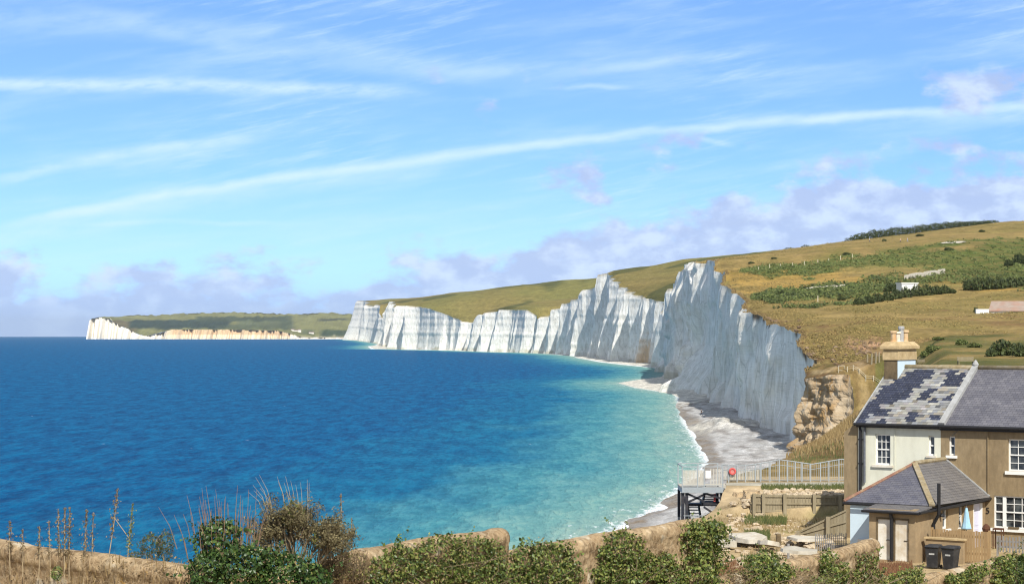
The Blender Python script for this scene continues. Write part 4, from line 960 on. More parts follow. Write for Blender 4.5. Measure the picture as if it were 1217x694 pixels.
b = SB(); b.box(X0, X1, 118.5, 118.617, DZ-.30, DZ+.02); b.box(X0, X1, 121.503, 121.62, DZ-.30, DZ+.02); b.box(X0, X0+.12, 118.62, 121.5, DZ-.30, DZ-.065); b.build('beam', M_galv, stt)
for x in (X0+.06, X0+.30, X1-.1):
    for y in (118.75, 121.35):
        b = SB(); b.box(x-.085, x+.085, y-.085, y+.085, 13.9, DZ-.305); b.build('post', M_steel, stt)
        b = SB(); b.box(x-.07, x+.07, y-.07, y+.07, 2.5, 13.897); b.build('leg', M_galv, stt)
for (xa, za, xb, zb_) in ((X0+.3, DZ-.35, X0+1.35, 15.02), (X0+.3, 14.95, X0+1.35, DZ-.42), (X0+1.4, DZ-.35, X1-.15, 15.2), (X0+1.3, 14.7, X1-.15, 14.05), (X0+1.3, 14.1, X1-.15, 14.65), (X0+.1, 15.4, X0+.35, 14.6)):
    b = SB(); b.bar((xa, 118.75, za), (xb, 118.75, zb_), .12); b.build('brace', M_steel, stt)
def flight(xa, xb, ya, za, yb, zb_, n):
    f = SB()
    for x in (xa, xb): f.bar((x, ya, za), (x, yb, zb_), .08, .34)
    o = f.build('flight', M_steel, stt)
    t_ = SB()
    for i in range(n):
        q = (i+.5)/n; y = ya+(yb-ya)*q; z = za+(zb_-za)*q; t_.box(xa+.035, xb-.035, y-.13, y+.13, z-.02, z+.02)
    t_.build('treads', M_tread, o)
flight(X0+1.45, X0+2.2, 119.3, 15.75, 121.0, 14.75, 6)
flight(X0+.55, X0+1.2, 120.9, 14.6, 119.0, 13.65, 6)
b = SB(); b.box(X0+.5, X1-.15, 120.3, 121.3, 14.62, 14.75); b.box(X0+1.2, X1-.15, 119.0, 120.3, 14.78, 14.95); b.build('half_landing', M_steel, stt)
b = SB(); b.box(X0+.1, X1-.1, 118.55, 119.4, 13.42, 13.6); b.build('lower_landing', M_galv, stt)
b = SB(); b.bar((X0+.1, 118.6, 14.2), (X0+1.3, 118.6, 14.2), .04); b.bar((X0+1.35, 118.6, 13.6), (X0+1.35, 118.6, 14.2), .04); b.build('handrail', M_galv, stt)
r_ = SB(); ztop = PZ(554.5, 118.5)
r_.bar((X0, 118.56, ztop), (X1, 118.56, ztop), .05); r_.bar((X0, 118.56, DZ+.12), (X1, 118.56, DZ+.12), .04); r_.bar((X0, 121.56, ztop), (X1, 121.56, ztop), .05)
r_.bar((X0+.02, 118.56, ztop), (X0+.02, 121.56, ztop), .05)
for x in (X0+.02, PX(829, 118.5), PX(837, 118.5), X1-.05): r_.box(x-.03, x+.03, 118.535, 118.585, DZ, ztop)
for x in (X0+.02, (X0+X1)/2, X1-.05): r_.box(x-.03, x+.03, 121.535, 121.585, DZ, ztop)
rl = r_.build('railing', M_galv, stt)
r_ = SB(); x = X0+.08
while x < PX(837, 118.5)-.05:
    r_.box(x, x+.066, 118.555, 118.565, DZ+.14, ztop-.2); x += .08
x = PX(844, 118.5)
while x < X1-.1:
    r_.box(x, x+.04, 118.555, 118.565, DZ+.14, ztop-.12); x += .09
r_.build('infill', M_mesh, rl)
b = SB(); b.box(PX(838.5, 118.5), PX(845, 118.5), 118.50, 118.52, PZ(568, 118.5), PZ(559, 118.5)); b.build('notice_board', M_white, rl)
b = SB(); M_redp = surf('red_paint', (.55, .09, .08), .5, 6, .1, None, 1, 0); b.box(PX(849, 118.5), PX(851.5, 118.5), 118.9, 119.0, 15.0, 15.45); b.build('red_marker', M_redp, stt)

ab = thing('stair_abutment', 'pale concrete slab carrying the path onto the beach stairs over a dark hollow', 'slab', (PX(868, 118), 118.5, 15.0))
b = MB((PX(868, 118), 118.5, 15.0)); b.box(X1+.02, PX(882, 118.5), 117.9, 122, 15.30, 15.84); b.box(X1+.02, PX(881, 118.5), 117.85, 117.897, 15.5, 15.8); b.build('slab', M_conc, ab)
b = MB((PX(868, 118), 118.5, 15.0)); b.box(X1+.03, X1+.25, 118.1, 118.4, 8.0, 15.297); b.build('pier', M_galv, ab)

def rockmesh(name, c, r, seed, mat, parent=None, n=10, squash=(1, 1, 1)):
    V = []; m = n*2
    th = np.linspace(0, math.pi, n+1); phs = np.linspace(0, 2*math.pi, m, endpoint=False)
    d = np.array([[math.sin(a)*math.cos(p), math.sin(a)*math.sin(p), math.cos(a)] for a in th for p in phs])
    rr_ = 1+.35*fbm(d[:, 0]*1.3+seed, d[:, 1]*1.3, d[:, 2]*1.3, 3)+.18*np.round(2*vn(d[:, 0]*2+seed, d[:, 1]*2, d[:, 2]*2))/2
    v = d*rr_[:, None]*np.array(r)+np.array(c)
    fs_ = [(i*m+k_, i*m+(k_+1) % m, (i+1)*m+(k_+1) % m, (i+1)*m+k_) for i in range(n) for k_ in range(m)]
    return v, fs_
# earth buttresses beside the abutment
for i, (px0, py0, px1, py1, w_, D_, lab) in enumerate(((879, 588, 866, 634, .55, 116.0, 'tan earth buttress leaning under the abutment slab'), (893, 586, 886, 628, .7, 114.2, 'crumbling earth bank face at the left end of the timber retaining fence'))):
    a, b_ = P(px0, py0, D_), P(px1, py1, D_-1.2)
    V, Fc = [], []
    NN, MM = 26, 20
    for q in range(NN+1):
        c = a.lerp(b_, q/NN); w = w_*(.75+.5*q/NN)
        for k_ in range(MM):
            an = 2*math.pi*k_/MM; nn = 1+.3*float(fbm(math.cos(an)*1.4+i*9, math.sin(an)*1.4, q*.22, 4))
            V.append(c+Vector((math.cos(an)*w*nn*.8, math.sin(an)*w*1.3*nn, .15*nn)))
    Fc = [(q*MM+k_, q*MM+(k_+1) % MM, (q+1)*MM+(k_+1) % MM, (q+1)*MM+k_) for q in range(NN) for k_ in range(MM)]+[tuple(range(MM))[::-1]]
    o = meshobj('earth_bank', V, Fc, M_earth); struct(o); tag(o, lab, 'bank')

# wavy topped railing along the cliff path
ry = 124.0
rx0, rx1 = PX(858, ry), PX(1012, ry); rb0 = 15.78
rg = thing('cliff_railing', 'galvanised railing with wavy top rail along the cliff path behind the cottages', 'railing', (rx0, ry, rb0))
def RM(): return MB((rx0, ry, rb0))
xs = np.linspace(rx0, rx1, 90)
topz = [25-(np.interp(CX+F*x/ry, [858, 866, 890, 915, 926, 945, 965, 985, 1000, 1012], [552, 552.5, 552.5, 548.5, 546, 548.5, 551.5, 548, 545.5, 546])-EY)*ry/F for x in xs]
b = RM(); b.tube([(x, ry, z) for x, z in zip(xs, topz)], .035, 6); b.tube([(x, ry, rb0+.12) for x in (rx0, rx1)], .025, 6); b.tube([(x, ry, z-.32) for x, z in zip(xs, topz)], .018, 5); b.build('rail', M_galv, rg, True)
for pxp in (858, 866, 876, 886, 898, 904, 915, 926, 936, 945, 953, 963, 975, 985, 997, 1008):
    x = PX(pxp, ry); z = float(np.interp(x, xs, topz)); b = RM(); b.box(x-.032, x+.032, ry-.032, ry+.032, rb0-.3, z); b.build('post', M_galv, rg)
b = RM(); x = rx0+.05
while x < rx1:
    b.box(x, x+.016, ry-.008, ry+.008, rb0+.13, float(np.interp(x, xs, topz))-.03); x += .14
o = b.build('bars', M_galv, rg); o['kind'] = 'stuff'
b = RM(); x = rx0+.03
while x < PX(905, ry):
    b.box(x, x+.05, ry+.02, ry+.03, rb0+.13, rb0+.78); x += .085
b.build('mesh_panel', M_mesh, rg)
lr = thing('life_ring', 'red lifebuoy hung on the cliff railing near the top of the stairs', 'lifebuoy', P(870.5, 560, ry-.12))
V, Fc = [], []
for i in range(20):
    for j in range(10):
        a, c = 2*math.pi*i/20, 2*math.pi*j/10; R_ = .17+.06*math.cos(c); V.append((R_*math.cos(a), .06*math.sin(c), R_*math.sin(a)))
Fc = [(i*10+j, ((i+1) % 20)*10+j, ((i+1) % 20)*10+(j+1) % 10, i*10+(j+1) % 10) for i in range(20) for j in range(10)]
meshobj('ring', V, Fc, M_redp, lr, True)
M_redc = surf('faded_red_cover', (.52, .20, .18), .8, 6, .1, None, 1, 0)
b = MB(); b.lathe([(.15, -.01), (.15, .01)], (0, 0, 0), 16); o = b.build('cover', M_redc, lr); o.rotation_euler = (math.pi/2, 0, 0)

def boardfence(name, label, pa, pb, ztop_a, ztop_b, zbot, posts, rails, bw=.14, gap=.012, mat=None, group=None):
    pa, pb = Vector(pa), Vector(pb); o0 = Vector((pa.x, pa.y, zbot)); t_ = thing(name, label, 'fence', o0)
    L = (Vector((pb.x, pb.y, 0))-Vector((pa.x, pa.y, 0))).length; d = Vector((pb.x-pa.x, pb.y-pa.y, 0)).normalized(); n = Vector((d.y, -d.x, 0))
    if n.y > 0: n = -n
    def pt(q, off, z): return Vector((pa.x, pa.y, z))+d*q+n*off
    def slab(m, q0, q1, o0_, o1, z0a, z0b, z1a, z1b):
        m.hexa([pt(q0, o1, z0a), pt(q1, o1, z0b), pt(q1, o0_, z0b), pt(q0, o0_, z0a)], [pt(q0, o1, z1a), pt(q1, o1, z1b), pt(q1, o0_, z1b), pt(q0, o0_, z1a)])
    zt = lambda q: ztop_a+(ztop_b-ztop_a)*q/L
    m = MB(o0); q = 0
    while q < L:
        q1 = min(q+bw, L); j_ = rr.uniform(-.02, .02); slab(m, q, q1, 0, .025+rr.uniform(0, .008), zbot, zbot, zt(q)+j_, zt(q1)+j_); q = q1+gap
    m.build('boards', mat or M_grey, t_)
    for f in rails:
        m = MB(o0); zr = lambda q: zbot+(zt(q)-zbot)*f
        slab(m, 0, L, .037, .09, zr(0)-.05, zr(L)-.05, zr(0)+.05, zr(L)+.05); m.build('rail', mat or M_grey, t_)
    for f in posts:
        m = MB(o0); q = f*L; slab(m, q-.09, q+.09, .092, .25, zbot-.2, zbot-.2, zt(q)+.06, zt(q)+.06); m.build('post', mat or M_grey, t_)
    return t_
boardfence('retaining_fence', 'long weathered timber retaining fence below the cliff path left of the cottage', (PX(892, 111), 111.0, 0), (PX(1015, 111.2), 111.2, 0), PZ(587, 111), PZ(589, 111), 14.78, (.03, .12, .325, .61, .86), (.28, .62, .93))
boardfence('raked_fence', 'short timber fence with a raking top beside the pale blue wall', (PX(949, 101), 101, 0), (PX(1006, 100), 100, 0), PZ(632, 101), PZ(605, 100), 14.70, (.02, .64), (.15, .6, .97))
t_ = thing('wire_paling', 'low grey chestnut paling in front of the raked fence', 'fence', P(988, 640, 95))
m = MB(P(988, 640, 95)); x = PX(969, 95)
while x < PX(1006, 95):
    h_ = 25-(634+rr.uniform(-1, 1.5)-EY)*95/F; m.box(x, x+.035, 95+rr.uniform(-.05, .05), 95.04, 14.7, h_); x += .095
m.build('pales', M_picket, t_)
m = MB(P(988, 640, 95)); m.tube([(PX(968, 95), 94.98, 15.05), (PX(1007, 95), 94.98, 15.05)], .01, 4); m.tube([(PX(968, 95), 94.98, 15.3), (PX(1007, 95), 94.98, 15.3)], .01, 4); m.build('wire', M_iron, t_)

# broken slabs and stumps
def slabthing(px, py, D, L, Wd, Th, rz, tilt, label, mat):
    n = 9; V = []
    pts = [(L/2*math.cos(2*math.pi*i/n)*(1+rr.uniform(-.22, .22)), Wd/2*math.sin(2*math.pi*i/n)*(1+rr.uniform(-.25, .25))) for i in range(n)]
    m = MB(); m.add([(x, y, 0) for x, y in pts]+[(x*.97, y*.97, Th+rr.uniform(-.02, .02)) for x, y in pts], [tuple(range(n))[::-1], tuple(range(n, 2*n))]+[(i, (i+1) % n, (i+1) % n+n, i+n) for i in range(n)])
    o = m.build('concrete_slab', mat); p = P(px, py, D); o.location = p; o.rotation_euler = (tilt[0], tilt[1], rz); tag(o, label, 'slab', 'broken concrete slabs on the yard'); return o
M_conc2 = surf('broken_concrete', (.56, .52, .44), .95, 4, .2, (.40, .34, .25), 1.5, .5, .03)
slabthing(888, 641, 97.5, 1.9, 2.4, .22, .3, (.05, -.04), 'largest pale broken concrete slab lying on the sandy yard', M_conc2)
slabthing(847, 646, 96, 2.0, 2.6, .28, 1.1, (.10, .03), 'tan broken slab with a dark undercut edge by the ivy pillar', M_conc)
slabthing(912, 648, 95, 1.2, 1.4, .2, .2, (-.12, .15), 'small tilted concrete slab right of the largest slab', M_conc2)
slabthing(955, 641, 97, 1.5, 1.8, .12, .7, (.04, .02), 'thin pale slab in front of the raked fence', M_conc2)
slabthing(950, 656, 90, 1.4, 1.6, .15, 1.7, (.07, -.05), 'thin pinkish slab nearest the garden wall', M_conc)
VV, FF = [], []
def rocks(n, px0, px1, py0, py1, D0, D1, r0, r1):
    for i in range(n):
        px, py = rr.uniform(px0, px1), rr.uniform(py0, py1)
        q = (py-py0)/(py1-py0+1e-6); D = D1+(D0-D1)*q+rr.uniform(-.5, .5); X = PX(px, D)
        z = float(landz(np.array([X]), np.array([D]))[0]); r = rr.uniform(r0, r1)*rr.uniform(.6, 1)
        v, f = rockmesh('', (X, D, z+r*.2), (r, r*rr.uniform(.8, 1.4), r*rr.uniform(.4, .8)), rr.uniform(0, 99), None, n=4)
        b0 = len(VV); VV.extend(v.tolist()); FF.extend([tuple(b0+k_ for k_ in t3) for t3 in f])
rocks(170, 845, 1000, 626, 660, 88, 103, .05, .26); rocks(330, 884, 1008, 577, 588, 111.8, 118, .05, .22); rocks(50, 930, 1000, 628, 640, 96, 102, .1, .35)
rocks(130, 885, 1000, 606, 632, 100, 110, .04, .13); rocks(60, 865, 905, 600, 628, 104, 113, .08, .3)
M_rub = surf('rubble_stone', (.50, .41, .29), .95, 3, .3, (.34, .25, .15), 1, .4, .04)
o = meshobj('rubble', VV, FF, M_rub); stuff(o, 'loose pale stones scattered over the yard and the bank above the fence', 'rubble')
t_ = thing('tree_stump', 'dark brown timber stump standing among the slabs', 'stump', P(925, 646, 97))
m = MB(); m.lathe([(.14, -.4), (.13, .1), (.12, .42), (.10, .5)], (0, 0, 0), 9); m.build('stump', M_chim, t_)
t_ = thing('marker_post', 'short grey timber post with a cross piece near the garden wall', 'post', P(937, 662, 92))
m = MB(); m.box(-.05, .05, -.05, .05, -.5, .62); m.build('post', M_picket, t_); m = MB(); m.box(-.2, .2, -.075, -.053, .45, .53); m.build('crosspiece', M_picket, t_)

VV, FF = [], []
for px0, px1, py0, py1, n in ((944, 975, 396, 434, 34), (905, 950, 380, 397, 26), (985, 1004, 412, 436, 22), (1004, 1046, 406, 424, 60)):
    for i in range(n):
        px, py = rr.uniform(px0, px1), rr.uniform(py0, py1); g = ground_hit(px, py, 300, 560); r = rr.uniform(.12, .55)
        v, f = rockmesh('', (g.x, g.y, g.z+r*.1), (r, r, r*rr.uniform(.5, 1.0)), rr.uniform(0, 99), None, n=4)
        b0 = len(VV); VV.extend(v.tolist()); FF.extend([tuple(b0+k_ for k_ in t3) for t3 in f])
stuff(meshobj('soil_clods', VV, FF, surf('slipped_soil', (.15, .10, .058), .98, 2, .45, (.30, .22, .14), .8, .5, .1)), 'brown slipped soil and clods along the broken cliff edge and the scree', 'soil')
# ================================================================ things on the near down
M_post = surf('pale_post', (.55, .50, .38), .9, 4, .2, None, 1, 0)
M_hut = surf('white_hut_paint', (.76, .76, .72), .8, 2, .06, None, 1, .1, .01)
M_felt = surf('felt_roof', (.42, .42, .41), .9, 2, .1, None, 1, .1, .01)
p0 = None
for i, (px, py) in enumerate(((901.5, 322), (914.7, 320), (927.4, 319), (942, 317.5), (956, 316), (972, 313), (985, 311.5), (999, 309.5), (1013, 306.5))):
    g = ground_hit(px, py)
    if p0 is None:
        m = MB(); m.hexa([(-.11, -.11, -.3), (.11, -.11, -.3), (.11, .11, -.3), (-.11, .11, -.3)], [(-.09, -.09, 1.6), (.09, -.09, 1.6), (.09, .09, 1.65), (-.09, .09, 1.65)])
        p0 = m.build('fence_post', M_post); o = p0
    else: o = p0.copy(); COL.objects.link(o)
    o.location = g; o.scale = (1, 1, rr.uniform(.8, 1.15)); tag(o, 'pale fence post standing in the row across the green scrub of the down', 'post', 'fence posts across the down')
o = p0.copy(); COL.objects.link(o); o.location = ground_hit(972, 359); o.scale = (1, 1, 1.1); tag(o, 'lone pale post on the down below the dark scrub, apart from the row', 'post')
del o['group']
g = ground_hit(1078, 348)
ht = thing('hut', 'small white flat roofed hut among bushes on the down', 'hut', g, .25)
m = MB(); m.box(-2.5, 2.5, -1.8, 1.8, -.6, 2.6); m.build('wall', M_hut, ht)
m = MB(); m.box(-2.7, 2.7, -2.0, 2.0, 2.603, 2.85); m.build('roof', M_hut, ht)
m = MB(); m.box(-1.6, -.8, -1.84, -1.803, 0, 2.0); m.build('door', M_felt, ht)
def lowwall(px0, py0, px1, py1, h_, label, th=.5):
    a, b = ground_hit(px0, py0), ground_hit(px1, py1); t_ = thing('concrete_wall', label, 'wall', a); t_['kind'] = 'thing'
    m = MB(a); n = 8
    for i in range(n):
        p, q = a.lerp(b, i/n), a.lerp(b, (i+1)/n)
        d = (q-p).normalized(); s_ = Vector((-d.y, d.x, 0))*th/2; u = Vector((0, 0, h_*(1 if i % 3 else .85)))
        m.hexa([p-s_-Vector((0, 0, .6)), q-s_-Vector((0, 0, .6)), q+s_-Vector((0, 0, .6)), p+s_-Vector((0, 0, .6))], [p-s_+u, q-s_+u, q+s_+u, p+s_+u])
    m.build('wall', M_conc2, t_); return t_
lowwall(958, 345, 1004, 341.5, .9, 'low pale concrete wall in dark scrub left of the hut')
lowwall(1076, 332, 1122, 325, 1.5, 'long pale ruined wall in the scrub above the hut', .8)
g = ground_hit(1166, 372.5)
br_ = thing('low_building', 'low building with white end wall and flat pinkish grey roof cut into the down', 'building', g, -.15)
m = MB(); m.box(-1.3, 1.7, -2, 2, -.6, 1.05); m.build('end_wall', M_hut, br_)
m = MB(); m.box(1.703, 19, -.5, 5, -.8, .5); m.build('wall', M_conc, br_)
m = MB(); m.hexa([(1.72, -.7, .503), (19, -.7, .503), (19, 9, 2.9), (3.2, 9, 2.9)], [(1.72, -.7, .7), (19, -.7, .7), (19, 9, 3.15), (3.2, 9, 3.15)]); m.build('roof', surf('pinkish_roof', (.34, .27, .22), .95, 1, .2, (.36, .2, .14), .4, .2, .02), br_)
def bench(px, py, rz, label, wl=1.8):
    g = ground_hit(px, py, 150, 420); t_ = thing('bench', label, 'bench', g, rz)
    m = MB(); m.box(-wl/2, wl/2, -.22, .22, .42, .47); m.build('seat', M_grey, t_)
    m = MB()
    for z in (.55, .68, .81): m.box(-wl/2, wl/2, .235, .265, z, z+.10)
    m.build('backrest', M_grey, t_)
    for sx in (-1, 1):
        m = MB(); m.box(sx*wl*.45-.04, sx*wl*.45+.04, -.2, -.14, 0, .418); m.box(sx*wl*.45-.04, sx*wl*.45+.04, .268, .33, 0, .92); m.box(sx*wl*.45-.04, sx*wl*.45+.04, -.2, .33, .36, .418); m.build('leg', M_grey, t_)
bench(1148, 433.5, .1, 'weathered timber bench behind the roof ridge near the parapet', 2.0)
bench(1094, 434, -.5, 'timber bench behind the roof ridge close to the chimney', 1.2)
# white rail fence and old posts on the bluff
g = ground_hit(1000, 444, 150, 420); rf_ = thing('rail_fence', 'pale timber rail fence with a square end frame on the bluff left of the chimney', 'fence', g)
m = MB(g); s_ = .55
for a, b in (((-s_, 0, .2), (s_, 0, .2)), ((-s_, 0, 1.1), (s_, 0, 1.1)), ((-s_, 0, -.3), (-s_, 0, 1.1)), ((s_, 0, -.3), (s_, 0, 1.1))): m.bar(g+Vector(a), g+Vector(b), .08)
m.build('end_frame', M_post, rf_)
prev = g+Vector((s_, 0, 0))
for px, py in ((1007, 446), (1014, 448), (1021, 450), (1029, 452.5), (1038, 455), (1046, 458)):
    q = ground_hit(px, py, 150, 420)
    m = MB(g); m.box(q.x-.05, q.x+.05, q.y-.05, q.y+.05, q.z-.3, q.z+.95); m.build('post', M_post, rf_)
    m = MB(g); m.bar(prev+Vector((0, 0, .85)), q+Vector((0, 0, .85)), .045); m.bar(prev+Vector((0, 0, .45)), q+Vector((0, 0, .45)), .04); m.build('rail', M_post, rf_); prev = q
for i, (px, py, h_) in enumerate(((1031, 431, 1.6), (1036, 432, 1.9), (1041, 432, 1.9), (1045, 432, 1.8))):
    q = ground_hit(px, py, 150, 420); m = MB(); m.lathe([(.17, -.4), (.15, h_*.5), (.12, h_)], (0, 0, 0), 8)
    o = m.build('timber_post', M_grey); o.location = q; o.rotation_euler = (0, rr.uniform(-.05, .05), 0); tag(o, 'old leaning timber post in the row on the reddish scree left of the chimney', 'post', 'old timber posts on the scree')
# walkers
M_skin = surf('skin', (.50, .31, .22), .6, 5, .05, None, 1, 0)
def person(loc, rz, label, shirt, legs, stride=.25, hair=(.05, .03, .02)):
    me = bpy.data.meshes.new('person'); 
    jt = [(0, 0, .92), (0, 0, 1.15), (0, .0, 1.40), (0, -.01, 1.52), (0, -.02, 1.68),
          (.10, 0, .88), (.11, -stride*.5, .48), (.11, -stride, .06), (.11, -stride-.14, .03), (-.10, 0, .88), (-.11, stride*.4, .48), (-.11, stride*.9, .08), (-.11, stride*.9-.14, .03),
          (.20, 0, 1.38), (.25, .05, 1.10), (.24, -.08, .86), (-.20, 0, 1.38), (-.25, -.05, 1.10), (-.24, -.14, .88)]
    ed = [(0, 1), (1, 2), (2, 3), (3, 4), (0, 5), (5, 6), (6, 7), (7, 8), (0, 9), (9, 10), (10, 11), (11, 12), (2, 13), (13, 14), (14, 15), (2, 16), (16, 17), (17, 18)]
    rd = [.15, .145, .15, .06, .105, .10, .075, .05, .045, .10, .075, .05, .045, .07, .05, .038, .07, .05, .038]
    me.from_pydata(jt, ed, []); o = bpy.data.objects.new('person', me); COL.objects.link(o)
    sk = o.modifiers.new('s', 'SKIN'); 
    for v, r in zip(me.skin_vertices[0].data, rd): v.radius = (r, r*.8 if r > .12 else r)
    me.skin_vertices[0].data[0].use_root = True
    ss = o.modifiers.new('u', 'SUBSURF'); ss.levels = 1; ss.render_levels = 1
    dg = bpy.context.evaluated_depsgraph_get(); me2 = bpy.data.meshes.new_from_object(o.evaluated_get(dg)); bpy.data.objects.remove(o)
    me2.materials.clear()
    for nm, c in (('trousers', legs), ('shirt', shirt)): me2.materials.append(surf(nm, c, .9, 6, .1, None, 1, 0))
    me2.materials.append(M_skin); me2.materials.append(surf('hair', hair, .9, 6, .1, None, 1, 0))
    for p in me2.polygons:
        z = p.center.z; p.material_index = 0 if z < .95 and abs(p.center.x) < .2 else (3 if z > 1.72 else 2 if z > 1.47 or z < 1.02 else 1); p.use_smooth = True
    o = bpy.data.objects.new('person', me2); COL.objects.link(o); o.location = loc; o.rotation_euler = (0, 0, rz); tag(o, label, 'person'); return o
person(ground_hit(1033.5, 288, 500), 1.2, 'walker in white top and dark trousers, apart from the pair, below the skyline hedge', (.8, .78, .74), (.05, .05, .07))
person(ground_hit(1070, 288.5, 500), 1.0, 'walker in pinkish top striding beside another on the upper down', (.70, .45, .42), (.06, .06, .08))
person(ground_hit(1078.5, 287.5, 500), 1.4, 'walker in pale blue jacket, right hand one of the pair on the down', (.55, .62, .80), (.35, .38, .5), .3)
dq = 566.0
person(Vector((PX(833.5, dq), dq, 1.5)), .8, 'distant person in dark clothes on the white beach rocks', (.05, .05, .06), (.04, .04, .05))
# far white houses above the river mouth
M_farw = surf('far_white_wall', (.78, .76, .70), .8, .2, .05, None, 1, 0); M_fart = surf('far_roof', (.20, .15, .13), .9, .2, .1, None, 1, 0)
hx = None
for i, (px, py, w_, lab) in enumerate(((347.5, 393.4, 13, 'tiny white cottage at the left end of the far row above the shore'), (351.5, 394.2, 15, 'tiny white cottage in the middle of the far row, slightly lower'), (356, 393.6, 12, 'tiny white cottage at the right end of the far row'), (370, 396.8, 20, 'tiny far building alone right of the row, near the river mouth'))):
    D = 7900; t_ = thing('far_cottage', lab, 'cottage', P(px, py, D), .2, 'white cottages above the far shore')
    m = MB(); m.box(-w_/2, w_/2, -4, 4, -6, 5); m.build('wall', M_farw, t_)
    m = MB(); m.add([(-w_/2-.5, -4.5, 5.02), (w_/2+.5, -4.5, 5.02), (w_/2+.5, 4.5, 5.02), (-w_/2-.5, 4.5, 5.02), (-w_/2-.5, 0, 8.5), (w_/2+.5, 0, 8.5)], [(3, 2, 1, 0), (0, 1, 5, 4), (2, 3, 4, 5), (0, 4, 3), (1, 2, 5)]); m.build('roof', M_fart, t_)

# thin sea air: one closed box round everything the camera sees
m = MB(); m.box(-12000, 12000, -300, 26000, -46, 170)
M_air = bpy.data.materials.new('air'); M_air.use_nodes = True; nt_ = M_air.node_tree; nt_.nodes.remove(nt_.nodes['Principled BSDF'])
pv_ = nd(nt_, 'ShaderNodeVolumePrincipled'); pv_.inputs['Density'].default_value = 2.6e-5; pv_.inputs['Color'].default_value = (.80, .90, 1, 1); pv_.inputs['Anisotropy'].default_value = .2
nt_.links.new(pv_.outputs[0], nt_.nodes['Material Output'].inputs['Volume'])
hz_ = m.build('haze', M_air); hz_['kind'] = 'stuff'
# ================================================================ vegetation
L_ivy = leafmat('ivy_leaf', (.03, .052, .014), (.12, .175, .038), (.28, .31, .085), .4)
L_dark = leafmat('shrub_leaf', (.018, .042, .012), (.05, .10, .024), (.12, .18, .045), .35)
L_yel = leafmat('yellowing_leaf', (.07, .095, .022), (.20, .22, .05), (.34, .31, .10), .5)
L_tan = leafmat('dry_leaf', (.10, .07, .035), (.21, .15, .075), (.34, .26, .14), .85, .15)
L_olive = leafmat('olive_dry_leaf', (.075, .062, .028), (.15, .125, .058), (.26, .22, .115), .85, .15)
L_gorse = leafmat('gorse_leaf', (.026, .038, .011), (.055, .075, .02), (.095, .115, .032), .7, .1)
L_scrub = leafmat('scrub_leaf', (.065, .085, .022), (.11, .145, .036), (.17, .185, .06), .8, .1)
L_tam = leafmat('feathery_leaf', (.04, .065, .012), (.08, .11, .02), (.15, .17, .035), .6)
M_twig = surf('dry_twig', (.185, .145, .09), .95, 20, .3, None, 1, 0)
M_stem = surf('pale_stem', (.40, .32, .20), .95, 20, .3, None, 1, 0)
M_rstem = surf('reddish_stem', (.24, .155, .10), .95, 20, .3, None, 1, 0)
def fastmesh(name, V, Fq, mat, parent=None):
    me = bpy.data.meshes.new(name); V = np.asarray(V, np.float32); Fq = np.asarray(Fq, np.int32); k_ = Fq.shape[1]
    me.vertices.add(len(V)); me.vertices.foreach_set('co', V.ravel()); me.loops.add(Fq.size); me.loops.foreach_set('vertex_index', Fq.ravel())
    me.polygons.add(len(Fq)); me.polygons.foreach_set('loop_start', np.arange(0, Fq.size, k_, dtype=np.int32)); me.update(calc_edges=True)
    me.materials.append(mat); o = bpy.data.objects.new(name, me); COL.objects.link(o)
    if parent: o.parent = parent
    return o
def unit(a): return a/(np.linalg.norm(a, axis=-1, keepdims=True)+1e-9)
def leaves(C, Nn, size, asp=.75, jit=.7, fold=.25):
    """one folded leaf per centre; returns vertices and triangles"""
    n = len(C); Nn = unit(Nn+jit*rng.normal(size=(n, 3))); a = unit(np.cross(Nn, rng.normal(size=(n, 3)))); b = np.cross(Nn, a)
    s = (size*rng.uniform(.6, 1.3, n))[:, None] if np.isscalar(size) else size[:, None]
    V = np.stack([C-a*s*.5, C+b*s*.5*asp+Nn*s*fold*.5, C+a*s*.55, C-b*s*.5*asp+Nn*s*fold*.5], 1).reshape(-1, 3)
    i = np.arange(n)[:, None]*4
    return V, np.concatenate([i+np.array([0, 1, 2]), i+np.array([0, 2, 3])], 1).reshape(-1, 3)
def ell_points(ells, n, lump=.22, shell=.62):
    """points in the outer shell of a union of ellipsoids (centre, radii)"""
    w = np.array([e[1][0]*e[1][2]+e[1][0]*e[1][1] for e in ells]); w = w/w.sum(); C, N_ = [], []
    for e_, f in zip(ells, w):
        c, r = e_[0], e_[1]; m = max(8, int(n*f)); d = unit(rng.normal(size=(m, 3)))
        rad = rng.uniform(shell, 1, m)**.7*(1+lump*fbm(d[:, 0]*2.2+c[0], d[:, 1]*2.2+c[1], d[:, 2]*2.2+c[2], 3))
        q = d*np.array(r)*rad[:, None]; nn_ = unit(d/np.array(r))
        if len(e_) > 2:
            tx_, ty_ = e_[2]; R_ = np.array([[tx_, ty_, 0], [-ty_, tx_, 0], [0, 0, 1]]); q = q@R_; nn_ = nn_@R_
        C.append(np.array(c)+q); N_.append(nn_)
    return np.concatenate(C), np.concatenate(N_)
def PE(px, py, D, rx, ry, depth): c = P(px, py, D); return ((c.x, c.y, c.z), (rx/F*D, depth, ry/F*D))
